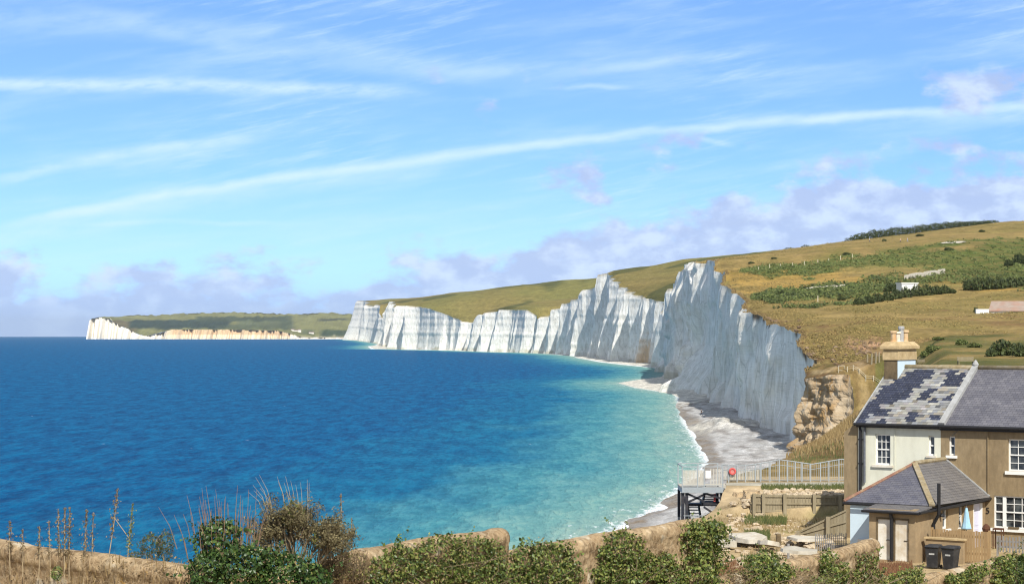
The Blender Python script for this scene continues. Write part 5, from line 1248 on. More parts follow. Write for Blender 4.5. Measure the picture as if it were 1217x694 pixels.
def foliage(name, label, cat, ells, n, size, mat, loc, group=None, twigs=None, mix=None, asp=.75, fname='foliage', jit=.7):
    if twigs and name == 'ivy_clump': twigs = twigs//3
    loc = Vector(loc); t_ = thing(name, label, cat, loc, 0, group)
    lm = .42 if name == 'ivy_clump' else .25
    C, N_ = ell_points(ells, n, lm)
    if name in ('ivy_clump', 'evergreen_shrub', 'feathery_shrub'):      # loose shoots breaking the outline
        Cs, Ns = [C], [N_]
        for k_ in range(max(14, n//110)):
            i_ = int(rng.integers(len(C))); nn_ = N_[i_]; 
            if nn_[1] > .3: continue
            d_ = unit(nn_*.6+np.array([rng.normal()*.5, -.2, rng.uniform(-.1, .9)])); L_ = rng.uniform(1.5, 6.5)*size; m_ = int(L_/size*2.2)+2; tt = np.linspace(0, 1, m_)[:, None]
            Cs.append(C[i_]+d_*L_*tt+np.array([0, 0, -.35])*L_*tt**2*rng.uniform(0, 1)+rng.normal(size=(m_, 3))*size*.25); Ns.append(np.tile(d_*.3+np.array([0, -.5, .5]), (m_, 1)))
        C, N_ = np.concatenate(Cs), np.concatenate(Ns)
    V, Fq = leaves(C, N_, size*rng.uniform(.45, 1.25, len(C)), asp, jit); fastmesh(fname, V-np.array(loc), Fq, mat, t_)
    if mix:
        for mt, k_, sz, nm in mix:
            C, N_ = ell_points(ells, int(n*k_), lm*1.15); V, Fq = leaves(C, N_, sz, asp, jit); fastmesh(nm, V-np.array(loc), Fq, mt, t_)
    if twigs:
        m = MB(loc)
        for i in range(twigs):
            c, r = ells[rr.randrange(len(ells))][:2]; d = Vector((rr.uniform(-1, 1), rr.uniform(-1, .4), rr.uniform(-.2, 1)))
            b0 = Vector(c)+Vector((rr.uniform(-.5, .5)*r[0], 0, -r[2]*.9)); e = Vector(c)+Vector((d.x*r[0], d.y*r[1], d.z*r[2]))*.98
            mid_ = b0.lerp(e, .5)+Vector((rr.uniform(-.1, .1)*r[0], 0, 0)); m.tube([b0, mid_, e], [size*.16, size*.11, size*.05], 4, False)
        m.build('twigs', M_twig, t_)
    return t_

# ---------------------------------------------------------------- garden wall
def wallmat():
    m, nt, b = newmat('old_wall_stone')
    v = mapped(nt); n1 = noise(nt, v, 2.2, 6, .65); n2 = noise(nt, v, 9, 6, .7); n3 = noise(nt, v, .7, 4)
    vo = nd(nt, 'ShaderNodeTexVoronoi', inp={'Scale': 5.5}); nt.links.new(v, vo.inputs['Vector'])
    c = ramp(nt, n1, [(.25, (.17, .115, .065)), (.45, (.33, .235, .135)), (.6, (.42, .315, .19)), (.78, (.50, .42, .30))])
    c = mixc(nt, 1, c, ramp(nt, n2, [(.3, (.6, .58, .55)), (.6, (1.1, 1.1, 1.1))]), 'MULTIPLY')
    c = mixc(nt, ramp(nt, noise(nt, v, 1.5, 3, .4), [(.62, (0, 0, 0)), (.66, (.8, .8, .8))]), c, (.50, .44, .33))
    c = mixc(nt, ramp(nt, noise(nt, mapped(nt, (1, 1, .4)), 2.3, 5), [(.62, (0, 0, 0)), (.78, (.45, .45, .45))]), c, (.16, .115, .07))
    vc = nd(nt, 'ShaderNodeTexVoronoi', inp={'Scale': 6.5}); nt.links.new(v, vc.inputs['Vector']); ve = nd(nt, 'ShaderNodeTexVoronoi', feature='DISTANCE_TO_EDGE', inp={'Scale': 6.5}); nt.links.new(v, ve.inputs['Vector'])
    sv_c = nd(nt, 'ShaderNodeSeparateColor'); nt.links.new(vc.outputs['Color'], sv_c.inputs[0]); c = mixc(nt, 1, c, ramp(nt, sv_c.outputs[0], [(0, (.72, .70, .68)), (1, (1.2, 1.2, 1.2))]), 'MULTIPLY'); c = mixc(nt, ramp(nt, ve.outputs['Distance'], [(0, (.55, .55, .55)), (.07, (0, 0, 0))]), c, (.46, .36, .23))
    c = mixc(nt, ramp(nt, noise(nt, v, 2.6, 5, .7), [(.66, (0, 0, 0)), (.70, (.8, .8, .8))]), c, (.42, .24, .06))
    nt.links.new(c, b.inputs['Base Color']); b.inputs['Roughness'].default_value = .97; b.inputs['Specular IOR Level'].default_value = .1
    bump(nt, b, mth(nt, 'ADD', mth(nt, 'ADD', n1, n2), mth(nt, 'MULTIPLY', vo.outputs['Distance'], .8)), .8, .05)
    return m
M_wall = wallmat()
WS = [  # (px, D, top z) along each stretch
  [(-90, 37.5, 21.5), (0, 34, 21.5), (120, 31.8, 21.5), (230, 30.2, 21.48), (310, 30.0, 21.45), (380, 31.2, 21.44), (430, 33, 21.46), (500, 34.8, 21.42), (592, 37.4, 21.36)],
  [(592.5, 37.5, 20.9), (660, 39.4, 20.9), (745, 41.8, 20.92), (842, 44.8, 20.9)],
  [(843, 45.0, 19.5), (900, 47.2, 19.5), (970, 50.2, 19.48), (1036, 53.6, 19.52)],
  [(1037, 53.8, 18.12), (1090, 57.0, 18.1), (1140, 59.4, 18.1), (1192, 62.2, 18.12)]]
def wallD(px):
    for s_ in WS:
        if s_[0][0] <= px <= s_[-1][0]: return float(np.interp(px, [q[0] for q in s_], [q[1] for q in s_]))
    return WS[-1][-1][1]
o0 = Vector((PX(300, 30), 30, 19.8))
gw = thing('garden_wall', 'long old stone garden wall with rounded coping stepping down across the foreground', 'wall', o0); gw['kind'] = 'thing'
for s_ in WS:
    Xs = np.array([PX(q[0], q[1]) for q in s_]); Ds = np.array([q[1] for q in s_]); Zs = np.array([q[2] for q in s_])
    L = np.concatenate([[0], np.cumsum(np.hypot(np.diff(Xs), np.diff(Ds)))]); n = max(12, int(L[-1]/.07)); q = np.linspace(0, L[-1], n)
    X, D, Z = np.interp(q, L, Xs), np.interp(q, L, Ds), np.interp(q, L, Zs)
    kk = 9
    sm_ = lambda a: np.convolve(np.pad(a, kk, mode='reflect', reflect_type='odd'), np.ones(2*kk+1)/(2*kk+1), 'valid')
    X, D = sm_(X), sm_(D)
    tx_, ty_ = np.gradient(X), np.gradient(D); l_ = np.hypot(tx_, ty_); nx, ny = ty_/l_, -tx_/l_
    prof_ = [(.21, -2.3), (.21, -1.8), (.21, -1.4), (.21, -1.1), (.21, -.85), (.205, -.65), (.205, -.5), (.21, -.38), (.22, -.28), (.245, -.24), (.24, -.19)]+[(.235*math.cos(a), -.17+.17*math.sin(a)) for a in np.linspace(.15, math.pi-.15, 9)]+[(-.24, -.19), (-.21, -.3), (-.21, -2.3)]
    if ny.mean() > 0: nx, ny = -nx, -ny
    G_ = []
    Z = Z+.025*fbm(q*1.1, X.mean(), 0, 3)
    for (o_, h_) in prof_:
        nz_ = .016*fbm(q*.9, h_*1.6+o_*3, X.mean(), 2)+.014*fbm(q*5, h_*5+o_*5, 3, 3)
        G_.append(np.stack([X+nx*(o_+nz_*np.sign(o_ if abs(o_) > .05 else .0))-o0.x, D+ny*(o_+nz_*np.sign(o_ if abs(o_) > .05 else .0))-o0.y, Z+h_+nz_*.6*(abs(o_) < .22)-o0.z], -1))
    G_ = np.stack(G_)
    # closed ends
    e0 = np.repeat(G_[:, :1].mean(0, keepdims=True), len(prof_), 0); e1 = np.repeat(G_[:, -1:].mean(0, keepdims=True), len(prof_), 0)
    G_ = np.concatenate([e0, G_, e1], 1)
    w_ = gridmesh('wall_stretch', G_[:, ::-1], M_wall); w_.parent = gw

# ---------------------------------------------------------------- ivy and shrubs along the wall
def wl_(px, py, rx, ry, depth=.22, fwd=.1):
    """ellipsoid lying along the face of the wall"""
    s_ = [s_ for s_ in WS if s_[0][0] <= px <= s_[-1][0]][0]; a_, b_ = max(px-rx, s_[0][0]), min(px+rx, s_[-1][0])
    fa = lambda q: (PX(q, wallD(q)), wallD(q))
    p, q = np.array(fa(a_+.01)), np.array(fa(b_-.01)); L = np.linalg.norm(q-p)*(2*rx/(b_-a_)); tn = (q-p)/np.linalg.norm(q-p); nn_ = np.array([tn[1], -tn[0]])
    c0 = np.array(fa(px)); c0 = c0+nn_*(.21+fwd)
    return ((c0[0], c0[1], PZ(py, c0[1])), (L/2, depth, ry/F*c0[1]), (tn[0], tn[1]))
dA = 29.3
foliage('evergreen_shrub', 'big glossy dark green shrub with reddish dry stems in front of the wall', 'shrub',
        [PE(262, 642, dA, 28, 27, .35), PE(250, 680, dA-.3, 26, 28, .35), PE(290, 676, dA-.4, 38, 32, .4), PE(335, 684, dA-.4, 42, 30, .4), PE(370, 690, dA-.3, 22, 22, .3)], 8800, .062, L_dark, P(290, 720, dA),
        twigs=60, mix=[(L_yel, .06, .05, 'yellowing_leaves'), (L_tan, .05, .05, 'dry_leaves')])
rs = bpy.data.objects['evergreen_shrub']; m = MB(rs.location)
for i in range(62):
    px = rr.gauss(268, 26); py = 640+rr.uniform(-10, 20); h_ = rr.uniform(26, 62)*(1 if abs(px-268) < 34 else .75); D = dA+rr.uniform(-.3, .5)
    lean = (px-268)*.25+rr.uniform(-8, 6)
    m = MB(rs.location); m.tube([P(px, py+12, D), P(px+lean*.4, py-h_*.4, D), P(px+lean, py-h_, D)], [.006, .0045, .002], 4, False); m.build('dry_stem', M_rstem, rs)
for i, (px, w_) in enumerate(((300, 30), (250, 24))): pass
# dead twiggy shrub
dB = 30.6
ds = thing('dead_shrub', 'tall dead grey brown twiggy shrub rising above the wall right of the green shrub', 'shrub', P(350, 700, dB))
m = MB(ds.location); tips = []
def branch(p, d, L, r, lv):
    q = p+d*L*.5+Vector((rr.uniform(-1, 1), rr.uniform(-1, 1), rr.uniform(-.5, .8)))*L*.07; e = q+(d+Vector((rr.uniform(-.2, .2), rr.uniform(-.2, .2), rr.uniform(-.1, .2)))).normalized()*L*.5
    m.tube([p, q, e], [r, r*.8, r*.55], 4, False)
    if lv == 0: tips.append((e, d)); return
    for k_ in range(rr.choice((3, 4, 4))):
        nd_ = (d+Vector((rr.uniform(-.75, .75), rr.uniform(-.7, .7), rr.uniform(-.35, .6)))).normalized(); branch(p.lerp(e, rr.uniform(.45, 1)), nd_, L*rr.uniform(.5, .72), r*.55, lv-1)
for i in range(26):
    a = rr.uniform(-1, 1); b0 = P(352+a*16, 690, dB+rr.uniform(-.2, .2))
    branch(b0, Vector((a*.62+.08, rr.uniform(-.35, .35), 1)).normalized(), .62*(1-.18*abs(a)), .014, 3)
m.build('branches', M_twig, ds)
C = np.array([list(e) for e, d in tips]); N_ = np.array([list(d) for e, d in tips])
C2 = np.concatenate([C+rng.normal(size=C.shape)*.03 for _ in range(12)]); V, Fq = leaves(C2, np.tile(N_, (12, 1)), .036, .55); fastmesh('dry_leaves', V-np.array(ds.location), Fq, L_olive, ds)
C, N_ = ell_points([PE(348, 612, dB-.05, 14, 18, .25), PE(380, 640, dB, 10, 10, .2)], 330); V, Fq = leaves(C, N_, .05); fastmesh('green_leaves', V-np.array(ds.location), Fq, L_yel, ds)
m = MB(ds.location)
for i in range(16):
    px = rr.uniform(318, 372); D = dB; h_ = rr.uniform(20, 48); py = 610; lean = (px-350)*.5
    m = MB(ds.location); m.tube([P(px, py+10, D), P(px+lean*.5-4, py-h_*.6, D), P(px+lean-8, py-h_, D)], [.0045, .003, .0015], 4, False); m.build('bare_shoot', M_stem, ds)

def weed(px, ytop, ybot, D, label, lean=0, dens=1.0, mat=None, fork=False):
    a, b = P(px-lean, ybot+30, D), P(px, ytop, D); t_ = thing('seed_stalk', label, 'plant', a, 0, 'dry seed stalks above the left of the wall')
    m = MB(a); mid_ = a.lerp(b, .55)+Vector((rr.uniform(-.02, .02), 0, 0)); m.tube([a, mid_, b], [.008, .006, .003], 5, False)
    if fork:
        q = a.lerp(b, .62); e = P(px+fork, ybot, D); m.tube([q, e], [.005, .006], 5, False)
    m.build('stem', M_stem, t_)
    n = int((ybot-ytop)*5.0*dens); f = rng.uniform(0, 1, n)**.9; C = np.array(b)[None]+(np.array(a)-np.array(b))[None]*(f*(ybot-ytop)/(ybot+30-ytop))[:, None]
    r_ = (.012+.03*np.clip(f*2.5, 0, 1))*(1 if dens > .5 else .7); clus = .5+.5*np.sin(f*(ybot-ytop)*.9)
    C = C+rng.normal(size=C.shape)*(r_*clus)[:, None]*np.array([1, 1, .5]); V, Fq = leaves(C, rng.normal(size=C.shape), .030, .7); fastmesh('seed_head', V-np.array(a), Fq, mat or L_tan, t_)
for px, yt, yb, D, ln, de, fk, lab in ((12, 618, 652, 33.2, 0, 1, 0, 'short dry stalk at the far left end of the wall'), (27, 628, 655, 32.9, 0, .9, 0, 'shortest dry stalk, second from the left end'), (47, 625, 658, 32.6, 1, 1.1, 0, 'bushy short dry stalk left of a thin one'), (58, 618, 660, 32.4, -2, .5, 0, 'thin bare stalk between bushy stalks'),
      (69, 604, 660, 32.3, -2, 1, 0, 'left stalk of the close trio of dry seed stalks'), (77, 603, 662, 32.1, 0, 1, 0, 'middle stalk of the close trio of dry seed stalks'), (83, 602, 662, 32.0, 1, 1.1, 0, 'right stalk of the close trio of dry seed stalks'),
      (103, 605, 664, 31.8, 4, 1.1, 0, 'dense dry seed stalk right of the trio'), (111, 609, 655, 31.7, 2, .6, 0, 'slim dry stalk leaning right of the dense one'), (140, 580, 640, 31.4, 12, 1, 14, 'tallest leaning dry stalk with a forked stem'), (158, 597, 655, 31.2, 8, 1, 0, 'tall leaning greenish stalk right of the tallest'),
      (405, 586, 690, 31.3, -2, .55, 0, 'tall dry stalk with side shoots right of the dead shrub'), (418, 615, 690, 31.6, 0, .5, 0, 'lower dry stalk beside the ivy mass')):
    weed(px, yt, yb, D, lab, ln, de, L_yel if px == 158 else None, fk)
foliage('feathery_tuft', 'yellow green feathery tuft growing behind the wall right of the tall stalks', 'shrub', [PE(180, 650, 32, 15, 18, .2), PE(197, 648, 32.1, 10, 20, .2), PE(160, 661, 31.8, 9, 6, .12)], 1500, .05, L_tam, P(186, 690, 32), mix=[(L_tan, .4, .05, 'dry_sprays')], asp=.22, jit=.5)
foliage('dry_thicket', 'dry tan twiggy thicket between the dead shrub and the ivy mass', 'shrub', [PE(396, 668, 31.0, 22, 30, .25), PE(425, 676, 31.6, 14, 24, .25)], 2600, .036, L_tan, P(400, 710, 31), twigs=220, mix=[(L_yel, .12, .045, 'green_leaves')], asp=.5)
ivy = 'ivy clumps along the garden wall'
foliage('ivy_clump', 'wide sprawling ivy mass with dry stems over the left centre of the wall', 'ivy', [wl_(450, 672, 34, 24), wl_(500, 662, 38, 24), wl_(545, 666, 34, 26), wl_(475, 690, 60, 18), wl_(560, 690, 26, 24), wl_(575, 668, 10, 22, .12)], 8400, .060, L_ivy, P(500, 710, 34), ivy, 90, [(L_yel, .35, .055, 'yellowing_leaves'), (L_tan, .38, .04, 'dry_leaves')])
foliage('ivy_clump', 'squarish ivy clump filling the wall just right of the upper step', 'ivy', [wl_(612, 672, 24, 28), wl_(640, 670, 26, 28), wl_(628, 690, 40, 20), wl_(662, 682, 10, 16)], 4800, .066, L_ivy, P(628, 715, 37), ivy, 60, [(L_yel, .25, .06, 'yellowing_leaves'), (L_tan, .35, .042, 'dry_leaves')])
foliage('ivy_clump', 'domed ivy clump in the middle of the second wall stretch', 'ivy', [wl_(722, 656, 24, 24), wl_(722, 682, 30, 22), wl_(705, 686, 16, 16)], 3900, .068, L_ivy, P(722, 715, 40), ivy, 40, [(L_yel, .3, .06, 'yellowing_leaves'), (L_tan, .2, .042, 'dry_leaves')])
foliage('ivy_clump', 'low thin ivy fringe left of the ivy pillar', 'ivy', [wl_(768, 676, 20, 18, .15, .14), wl_(782, 690, 22, 14, .15, .14), wl_(758, 672, 6, 14, .1, .12)], 1950, .066, L_ivy, P(772, 715, 42), ivy, 30, [(L_yel, .4, .06, 'yellowing_leaves'), (L_tan, .3, .042, 'dry_leaves')])
foliage('ivy_clump', 'tall flat topped pillar of bright ivy, highest on the wall', 'ivy', [wl_(822, 645, 22, 26, .4, .05), wl_(808, 634, 11, 14, .35, .05), wl_(834, 634, 10, 14, .35, .05), wl_(820, 676, 26, 28, .4, .05), wl_(822, 624, 16, 5, .3, .0)], 4600, .075, L_ivy, P(822, 720, 44), ivy, 30, [(L_yel, .4, .07, 'yellowing_leaves')])
foliage('ivy_clump', 'rounded ivy bush hanging over the third wall stretch near its left end', 'ivy', [wl_(890, 672, 20, 16), wl_(898, 686, 26, 14), wl_(912, 680, 10, 10)], 1900, .082, L_ivy, P(893, 710, 46), ivy, 24, [(L_yel, .4, .07, 'yellowing_leaves')])
foliage('dry_thicket', 'dry grey brown thicket at the foot of the ivy pillar', 'shrub', [wl_(862, 690, 20, 18), wl_(935, 690, 18, 14)], 1700, .055, L_tan, P(880, 720, 45), None, 90, [(L_yel, .1, .06, 'green_leaves')], .5)
foliage('ivy_clump', 'upright leaning ivy spray on the third wall stretch', 'ivy', [wl_(968, 668, 8, 16, .15), wl_(978, 684, 15, 14, .18), wl_(960, 692, 16, 8, .15)], 1300, .082, L_ivy, P(968, 715, 49), ivy, 20, [(L_yel, .5, .07, 'yellowing_leaves')])
foliage('ivy_clump', 'ragged ivy and dry stems at the right end of the third wall stretch', 'ivy', [wl_(1016, 674, 13, 16, .15), wl_(1022, 688, 18, 10, .15), wl_(1000, 688, 14, 12, .15)], 1000, .085, L_ivy, P(1016, 715, 51), ivy, 60, [(L_tan, 1.0, .06, 'dry_leaves'), (L_yel, .4, .07, 'yellowing_leaves')])
foliage('ivy_clump', 'low yellow green ivy mound at the start of the lowest wall stretch', 'ivy', [wl_(1066, 688, 18, 12, .2), wl_(1042, 694, 14, 9, .2)], 1100, .085, L_yel, P(1060, 715, 54), ivy, 16, [(L_ivy, .8, .085, 'green_leaves')])
foliage('ivy_clump', 'ivy clump left of the last pillar on the lowest wall stretch', 'ivy', [wl_(1144, 684, 18, 12, .2), wl_(1130, 690, 12, 10, .2), wl_(1116, 688, 5, 8, .1)], 1200, .09, L_ivy, P(1142, 715, 58), ivy, 16, [(L_yel, .5, .08, 'yellowing_leaves')])
foliage('ivy_clump', 'square ivy pillar on the right end of the wall', 'ivy', [wl_(1178, 674, 11, 14, .25), wl_(1180, 688, 12, 10, .25)], 1200, .09, L_ivy, P(1178, 715, 61), ivy, 10, [(L_yel, .6, .08, 'yellowing_leaves')])
foliage('feathery_shrub', 'soft bright green feathery shrub beyond the right end of the wall', 'shrub', [PE(1206, 684, 66, 16, 24, .8), PE(1232, 680, 66, 24, 26, .8)], 3000, .16, L_tam, P(1208, 720, 66), None, 20, [(L_dark, .6, .15, 'dark_sprays')], .18, 'foliage', .5)
# dry grass in front of the left stretch and in the yard
def blades(name, spec, label, mat, hgt, w=.006):
    V, Fq = [], []
    for (px0, px1, py0, py1, D0, D1, n, onland) in spec:
        for i in range(n):
            px = rr.uniform(px0, px1); q = rr.random(); D = D0+(D1-D0)*q; py = py1+(py0-py1)*q
            if callable(onland): D = onland(px)-rr.uniform(.25, .8)
            X = PX(px, D)
            if onland is True and X < float(coastX(D))+.6: continue
            z = float(landz(np.array([X]), np.array([D]))[0]) if onland is True else PZ(rr.uniform(py0, py1), D)
            h_ = hgt*rr.uniform(.4, 1.1); lx, ly = rr.uniform(-.35, .35)*h_, rr.uniform(-.3, .3)*h_; b0 = len(V)
            ww = w*rr.uniform(.7, 1.4)
            V += [(X-ww, D, z), (X+ww, D, z), (X+lx*.5+ww*.6, D+ly*.5, z+h_*.6), (X+lx*.5-ww*.6, D+ly*.5, z+h_*.6), (X+lx+ww*.1, D+ly, z+h_), (X+lx-ww*.1, D+ly, z+h_)]
            Fq += [(b0, b0+1, b0+2, b0+3), (b0+3, b0+2, b0+4, b0+5)]
    o = fastmesh(name, V, Fq, mat); stuff(o, label, 'grass')
L_gtan = leafmat('dry_grass', (.16, .11, .045), (.27, .19, .085), (.36, .27, .13), .9, .2)
L_ggreen = leafmat('green_weeds', (.05, .075, .02), (.10, .12, .035), (.17, .17, .06), .8, .2)
L_gred = leafmat('reddish_grass', (.12, .055, .028), (.20, .10, .05), (.27, .16, .08), .9, .2)
blades('dry_grass', [(-10, 240, 668, 720, 30, 30, 170, wallD), (590, 600, 660, 700, 36, 36, 60, wallD), (650, 700, 690, 715, 38, 38, 150, wallD)], 'dry straw coloured grass and weeds at the foot of the wall', L_gtan, .24)
C = np.stack([[PX(px, wallD(px)-.45), wallD(px)-.45, PZ(py, wallD(px)-.45)] for px, py in zip(rng.uniform(-5, 235, 900), 702-rng.uniform(0, 1, 900)**2.4*44)]); V, Fq = leaves(C, rng.normal(size=C.shape), .035, .6)
stuff(fastmesh('dry_weeds', V, Fq, L_tan), 'dry brown weeds tangled against the left of the wall', 'weeds')
foliage('green_weed', 'small fresh green weed against the left stretch of the wall', 'plant', [PE(68, 680, 31.6, 7, 9, .1)], 130, .06, L_ivy, P(68, 695, 31.6), asp=.35)
blades('reddish_grass', [(1034, 1084, 0, 0, 84, 89, 1500, True), (845, 935, 0, 0, 84, 90, 1500, True)], 'reddish dry grass in the yard before the store doors and below the slabs', L_gred, .28, .014)
blades('yard_grass', [(885, 1000, 0, 0, 103, 110.3, 700, True), (850, 900, 0, 0, 103, 112, 300, True), (880, 1000, 0, 0, 93, 100, 400, True)], 'thin dry grass in tufts over the sandy yard', L_gtan, .2, .012)
blades('yard_weeds', [(842, 862, 0, 0, 97, 100, 260, True), (885, 915, 0, 0, 99, 103, 900, True), (885, 935, 0, 0, 107, 110.4, 900, True), (880, 930, 0, 0, 88, 92, 500, True), (905, 1008, 0, 0, 117.4, 119.3, 1500, True), (940, 1010, 0, 0, 140, 160, 500, True)], 'green weeds sprouting in the yard and along the path', L_ggreen, .32, .016)
blades('bank_grass', [(905, 1012, 0, 0, 150, 220, 2600, True), (960, 1020, 0, 0, 220, 360, 2600, True)], 'brown rough grass on the slumped bank behind the railing', L_gtan, .5, .03)

# turf hanging over the cliff edge
V, Fq = [], []
iE = np.where((SD > 398) & (SD < 900))[0]
for i in rng.choice(iE, 1500):
    j = int(i); q = rr.uniform(-.3, .9); x, y, z = edgeX[j]+q, edgeD[j]+rr.uniform(-.4, .4), edgeZ[j]; b0 = len(V); h_ = rr.uniform(.2, .75); dx = rr.uniform(-.7, .1)*h_; w_ = rr.uniform(.06, .16)
    V += [(x-w_, y, z-.1), (x+w_, y, z-.1), (x+w_+dx*.5, y, z+h_*.7), (x-w_+dx*.5, y, z+h_*.7), (x+dx+.02, y, z+h_*rr.uniform(.3, 1)), (x+dx-.02, y, z+h_*rr.uniform(.3, 1))]; Fq += [(b0, b0+1, b0+2, b0+3), (b0+3, b0+2, b0+4, b0+5)]
stuff(fastmesh('edge_grass', V, Fq, L_gtan), 'ragged dry turf along the top of the near cliff', 'grass')
# ---------------------------------------------------------------- bushes on the near down
def bushmesh(seed, n, size, mat):
    st0 = np.random.default_rng(seed); C, N_ = ell_points([((0, 0, .45), (1, .8, .6)), ((.45, .1, .35), (.6, .6, .45)), ((-.5, 0, .35), (.55, .6, .42))], n, .35, .55)
    V, Fq = leaves(C, N_, size, .9, .8); return V, Fq
bm = []
for i in range(4):
    V, Fq = bushmesh(i, 620, .22, L_gorse); bm.append((V, Fq))
def bush(px, py, wpx, hpx, label, group='bushes on the near down', mat=None, d0=115, d1=1080, name='bush'):
    g = ground_hit(px, py, d0, d1); s_ = wpx/F*g.y/2; h_ = hpx/F*g.y
    t_ = thing(name, label, 'bush', g, rr.uniform(-.3, .3), group); V, Fq = bm[rr.randrange(4)]
    fastmesh('foliage', V*np.array([s_/1.05, s_*.8, h_/1.05]), Fq, mat or L_gorse, t_)
    m = MB()
    for k_ in range(3): m.tube([(0, 0, -.4), (rr.uniform(-.3, .3)*s_, rr.uniform(-.2, .2)*s_, h_*.6)], [.05, .02], 5, False)
    m.build('stems', M_twig, t_); return t_
row = [(1022, 362.5, 16, 9), (1033, 361, 15, 10), (1044, 359, 17, 11), (1056, 357.5, 16, 11), (1066, 355.5, 16, 12), (1078, 353.5, 17, 12), (1091, 352, 17, 13), (1103, 351, 17, 13), (1114, 350, 15, 11), (1124, 349, 14, 10), (1132, 349, 9, 6)]
nmn = ['first (lowest left)', 'second', 'third', 'fourth', 'fifth', 'sixth', 'seventh', 'eighth', 'ninth', 'tenth', 'last (small right end)']
for (px, py, w_, h_), nm in zip(row, nmn): bush(px, py, w_, h_, f'{nm} dark bush of the row running below the white hut', 'row of bushes below the hut')
bush(1060, 347, 20, 11, 'round dark bush touching the left wall of the white hut')
row2 = [(1152, 345, 16, 13), (1164, 345, 18, 16), (1177, 344, 18, 15), (1190, 343.5, 18, 14), (1203, 342, 18, 13), (1216, 340, 16, 11)]
for (px, py, w_, h_), nm in zip(row2, ['leftmost', 'second from left', 'third from left', 'third from right', 'second from right', 'rightmost']): bush(px, py, w_, h_, f'{nm} bush of the hedge row above the low building', 'hedge row above the low building')
bush(1212, 314, 18, 13, 'dark bush at the right edge in the upper green scrub'); bush(1199, 316, 12, 8, 'small dark bush left of the dark one at the right edge')
bush(1193, 423, 34, 20, 'large dark green bush on the bank behind the brown cottage roof', d0=150, d1=420); bush(1213, 424, 20, 17, 'dark green bush at the right edge on the bank behind the roof', d0=150, d1=420); bush(1178, 424, 16, 10, 'lower dark bush left of the large one behind the roof', d0=150, d1=420)
for px, py, w_, h_, lab in ((1143, 410, 16, 7, 'bright green bush on top of the bank behind the roof parapet'), (1158, 413, 18, 6, 'flat green bush right of the bright one on the bank'), (1110, 418, 20, 8, 'green bush on the bank right of the chimney'), (1100, 424, 14, 7, 'low green bush nearest the chimney on the bank'), (1115, 404, 16, 4, 'thin green bush along the top edge of the bank')):
    bush(px, py, w_, h_, lab, mat=L_scrub, d0=150, d1=420)
for px, py, w_, h_, lab in ((1051, 287, 6, 3, 'tiny gorse bush between the lone walker and the pair'), (1093, 281, 10, 3, 'tiny flat gorse bush right of the two walkers'), (1167, 276, 8, 3, 'tiny gorse bush high on the right of the down'), (920, 308, 8, 2.5, 'tiny gorse bush above the left end of the post row'), (893, 313.5, 8, 2.5, 'tiny gorse bush left of the post row'), (1006, 303, 10, 3, 'tiny gorse bush at the right end of the post row'), (1160, 371, 7, 6, 'small dark bush against the white end of the low building'), (1000, 357, 10, 5, 'dark bush at the left end of the hut bushes'), (930, 352, 16, 6, 'dark bush at the left tip of the lower scrub'), (1128, 298, 12, 4, 'dark bush in the green scrub under the chalk scar')):
    bush(px, py, w_, h_, lab)
# scrub: one cover nobody could count
rows_ = np.argwhere((scrubw > .45) & (pxv < 1260) & (pxv > 870))
pick = rows_[rng.choice(len(rows_), min(2600, len(rows_)), replace=False)]
Vs, Fs, b0 = [], [], 0
C = np.stack([LX[pick[:, 0], pick[:, 1]], LD[pick[:, 0], pick[:, 1]], LZ[pick[:, 0], pick[:, 1]]], -1)
rad = rng.uniform(.4, 1.5, len(C))**1.3; kq = 14
CC = np.repeat(C, kq, 0)+unit(rng.normal(size=(len(C)*kq, 3)))*np.repeat(rad, kq)[:, None]*np.array([1.2, 1.0, .5])+np.array([0, 0, .2])
V, Fq = leaves(CC, np.tile([0, -.4, 1.0], (len(CC), 1)), rng.uniform(.3, .75, len(CC)), .9, .6)
stuff(fastmesh('scrub', V, Fq, L_scrub), 'low green scrub spreading in bands across the near down', 'scrub')
rows_ = np.argwhere((b2_ > .45) & (pxv < 1260) & (pxv > 870)); pick = rows_[rng.choice(len(rows_), min(420, len(rows_)), replace=False)]
C = np.stack([LX[pick[:, 0], pick[:, 1]], LD[pick[:, 0], pick[:, 1]], LZ[pick[:, 0], pick[:, 1]]], -1)
CC = np.repeat(C, kq, 0)+unit(rng.normal(size=(len(C)*kq, 3)))*np.repeat(rng.uniform(.6, 1.6, len(C)), kq)[:, None]*np.array([1.2, 1, .55])+np.array([0, 0, .3])
V, Fq = leaves(CC, np.tile([0, -.4, 1.0], (len(CC), 1)), rng.uniform(.3, .75, len(CC)), .9, .6)
stuff(fastmesh('dark_scrub', V, Fq, L_gorse), 'darker scrub around the low walls and the hut on the down', 'scrub')
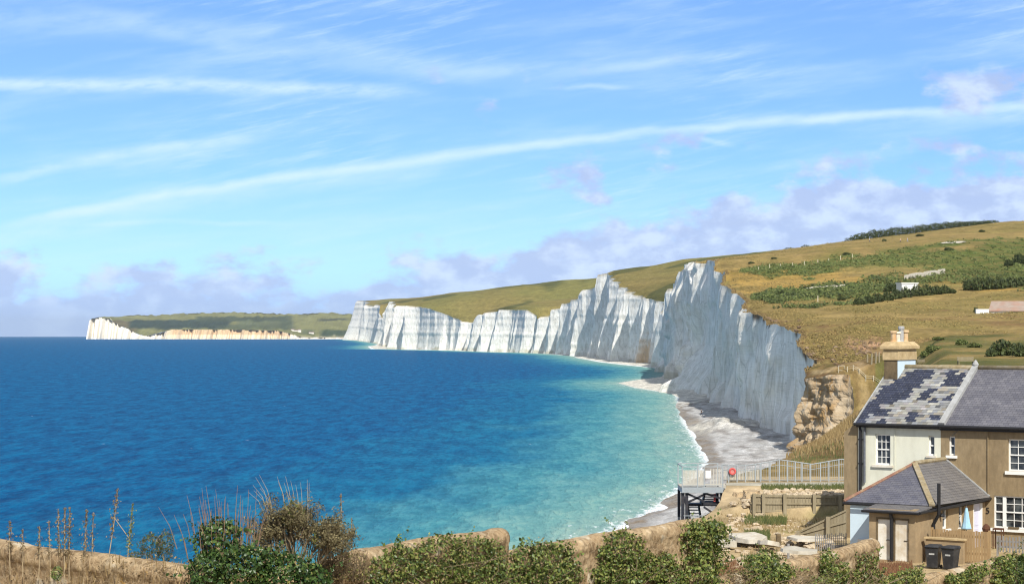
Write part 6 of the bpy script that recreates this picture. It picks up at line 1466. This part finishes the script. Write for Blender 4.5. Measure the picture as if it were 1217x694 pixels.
# rough tussocks over the open down
rows_ = np.argwhere((LD > 400) & (LD < 1010) & (pxv < 1260) & (LX > SX[:, None]+2) & (scrubw < .4) & (nz1+.5*nz2 > -.05)); pick = rows_[rng.choice(len(rows_), min(5200, len(rows_)), replace=False)]
C = np.stack([LX[pick[:, 0], pick[:, 1]], LD[pick[:, 0], pick[:, 1]], LZ[pick[:, 0], pick[:, 1]]], -1)
CC = np.repeat(C, 7, 0)+rng.normal(size=(len(C)*7, 3))*np.array([.8, .8, .06])+np.array([0, 0, .08]); V, Fq = leaves(CC, np.tile([0, -.5, 1.0], (len(CC), 1)), rng.uniform(.2, .5, len(CC)), .8, .5)
L_tus = leafmat('tussock', (.13, .105, .035), (.22, .165, .06), (.32, .23, .085), .95, .1)
stuff(fastmesh('tussocks', V, Fq, L_tus), 'dry grass tussocks roughening the open slope of the down', 'grass')
# hedge on the skyline
ells = []
for px in np.arange(1012, 1184, 4.0):
    py = float(np.interp(px, [1010, 1040, 1070, 1100, 1140, 1184], [286, 281, 277, 272, 268.5, 266])); D = 985
    X = PX(px, D); z = float(landz(np.array([X]), np.array([float(D)]))[0]); hh_ = float(np.interp(px, [1010, 1030, 1120, 1184], [1.1, 2.9, 2.7, .9]))*rr.uniform(.8, 1.1)
    ells.append(((X, D, z+hh_*.35), (3.4, 2.4, hh_)))
foliage('skyline_hedge', 'long dark hedge of thorn scrub along the skyline of the near down', 'hedge', ells, 15000, .6, L_gorse, ells[0][0])
for px, lab in ((958, 'tiny bush on the skyline, right one of two left of the hedge'), (938, 'tiny bush on the skyline, left one of two left of the hedge')):
    D = 960; X = PX(px, D); z = float(landz(np.array([X]), np.array([float(D)]))[0]); foliage('skyline_bush', lab, 'bush', [((X, D, z+.3), (2.2, 2, .7))], 160, .5, L_gorse, (X, D, z))
# bare chalk scar on the upper down
g0, g1 = ground_hit(1116, 290, 500), ground_hit(1150, 287.5, 500)
XX = np.linspace(g0.x, g1.x, 30); DD = np.linspace(g0.y, g1.y, 30); gg = []
for o_ in np.linspace(-5, 5, 6):
    d_ = DD+o_*np.sin(np.linspace(.05, 3.09, 30))*(1+.3*vn(np.arange(30)*.5, o_)); gg.append(np.stack([XX, d_, landz(XX, d_)+.18], -1))
struct(gridmesh('chalk_path', np.stack(gg), M_conc2))
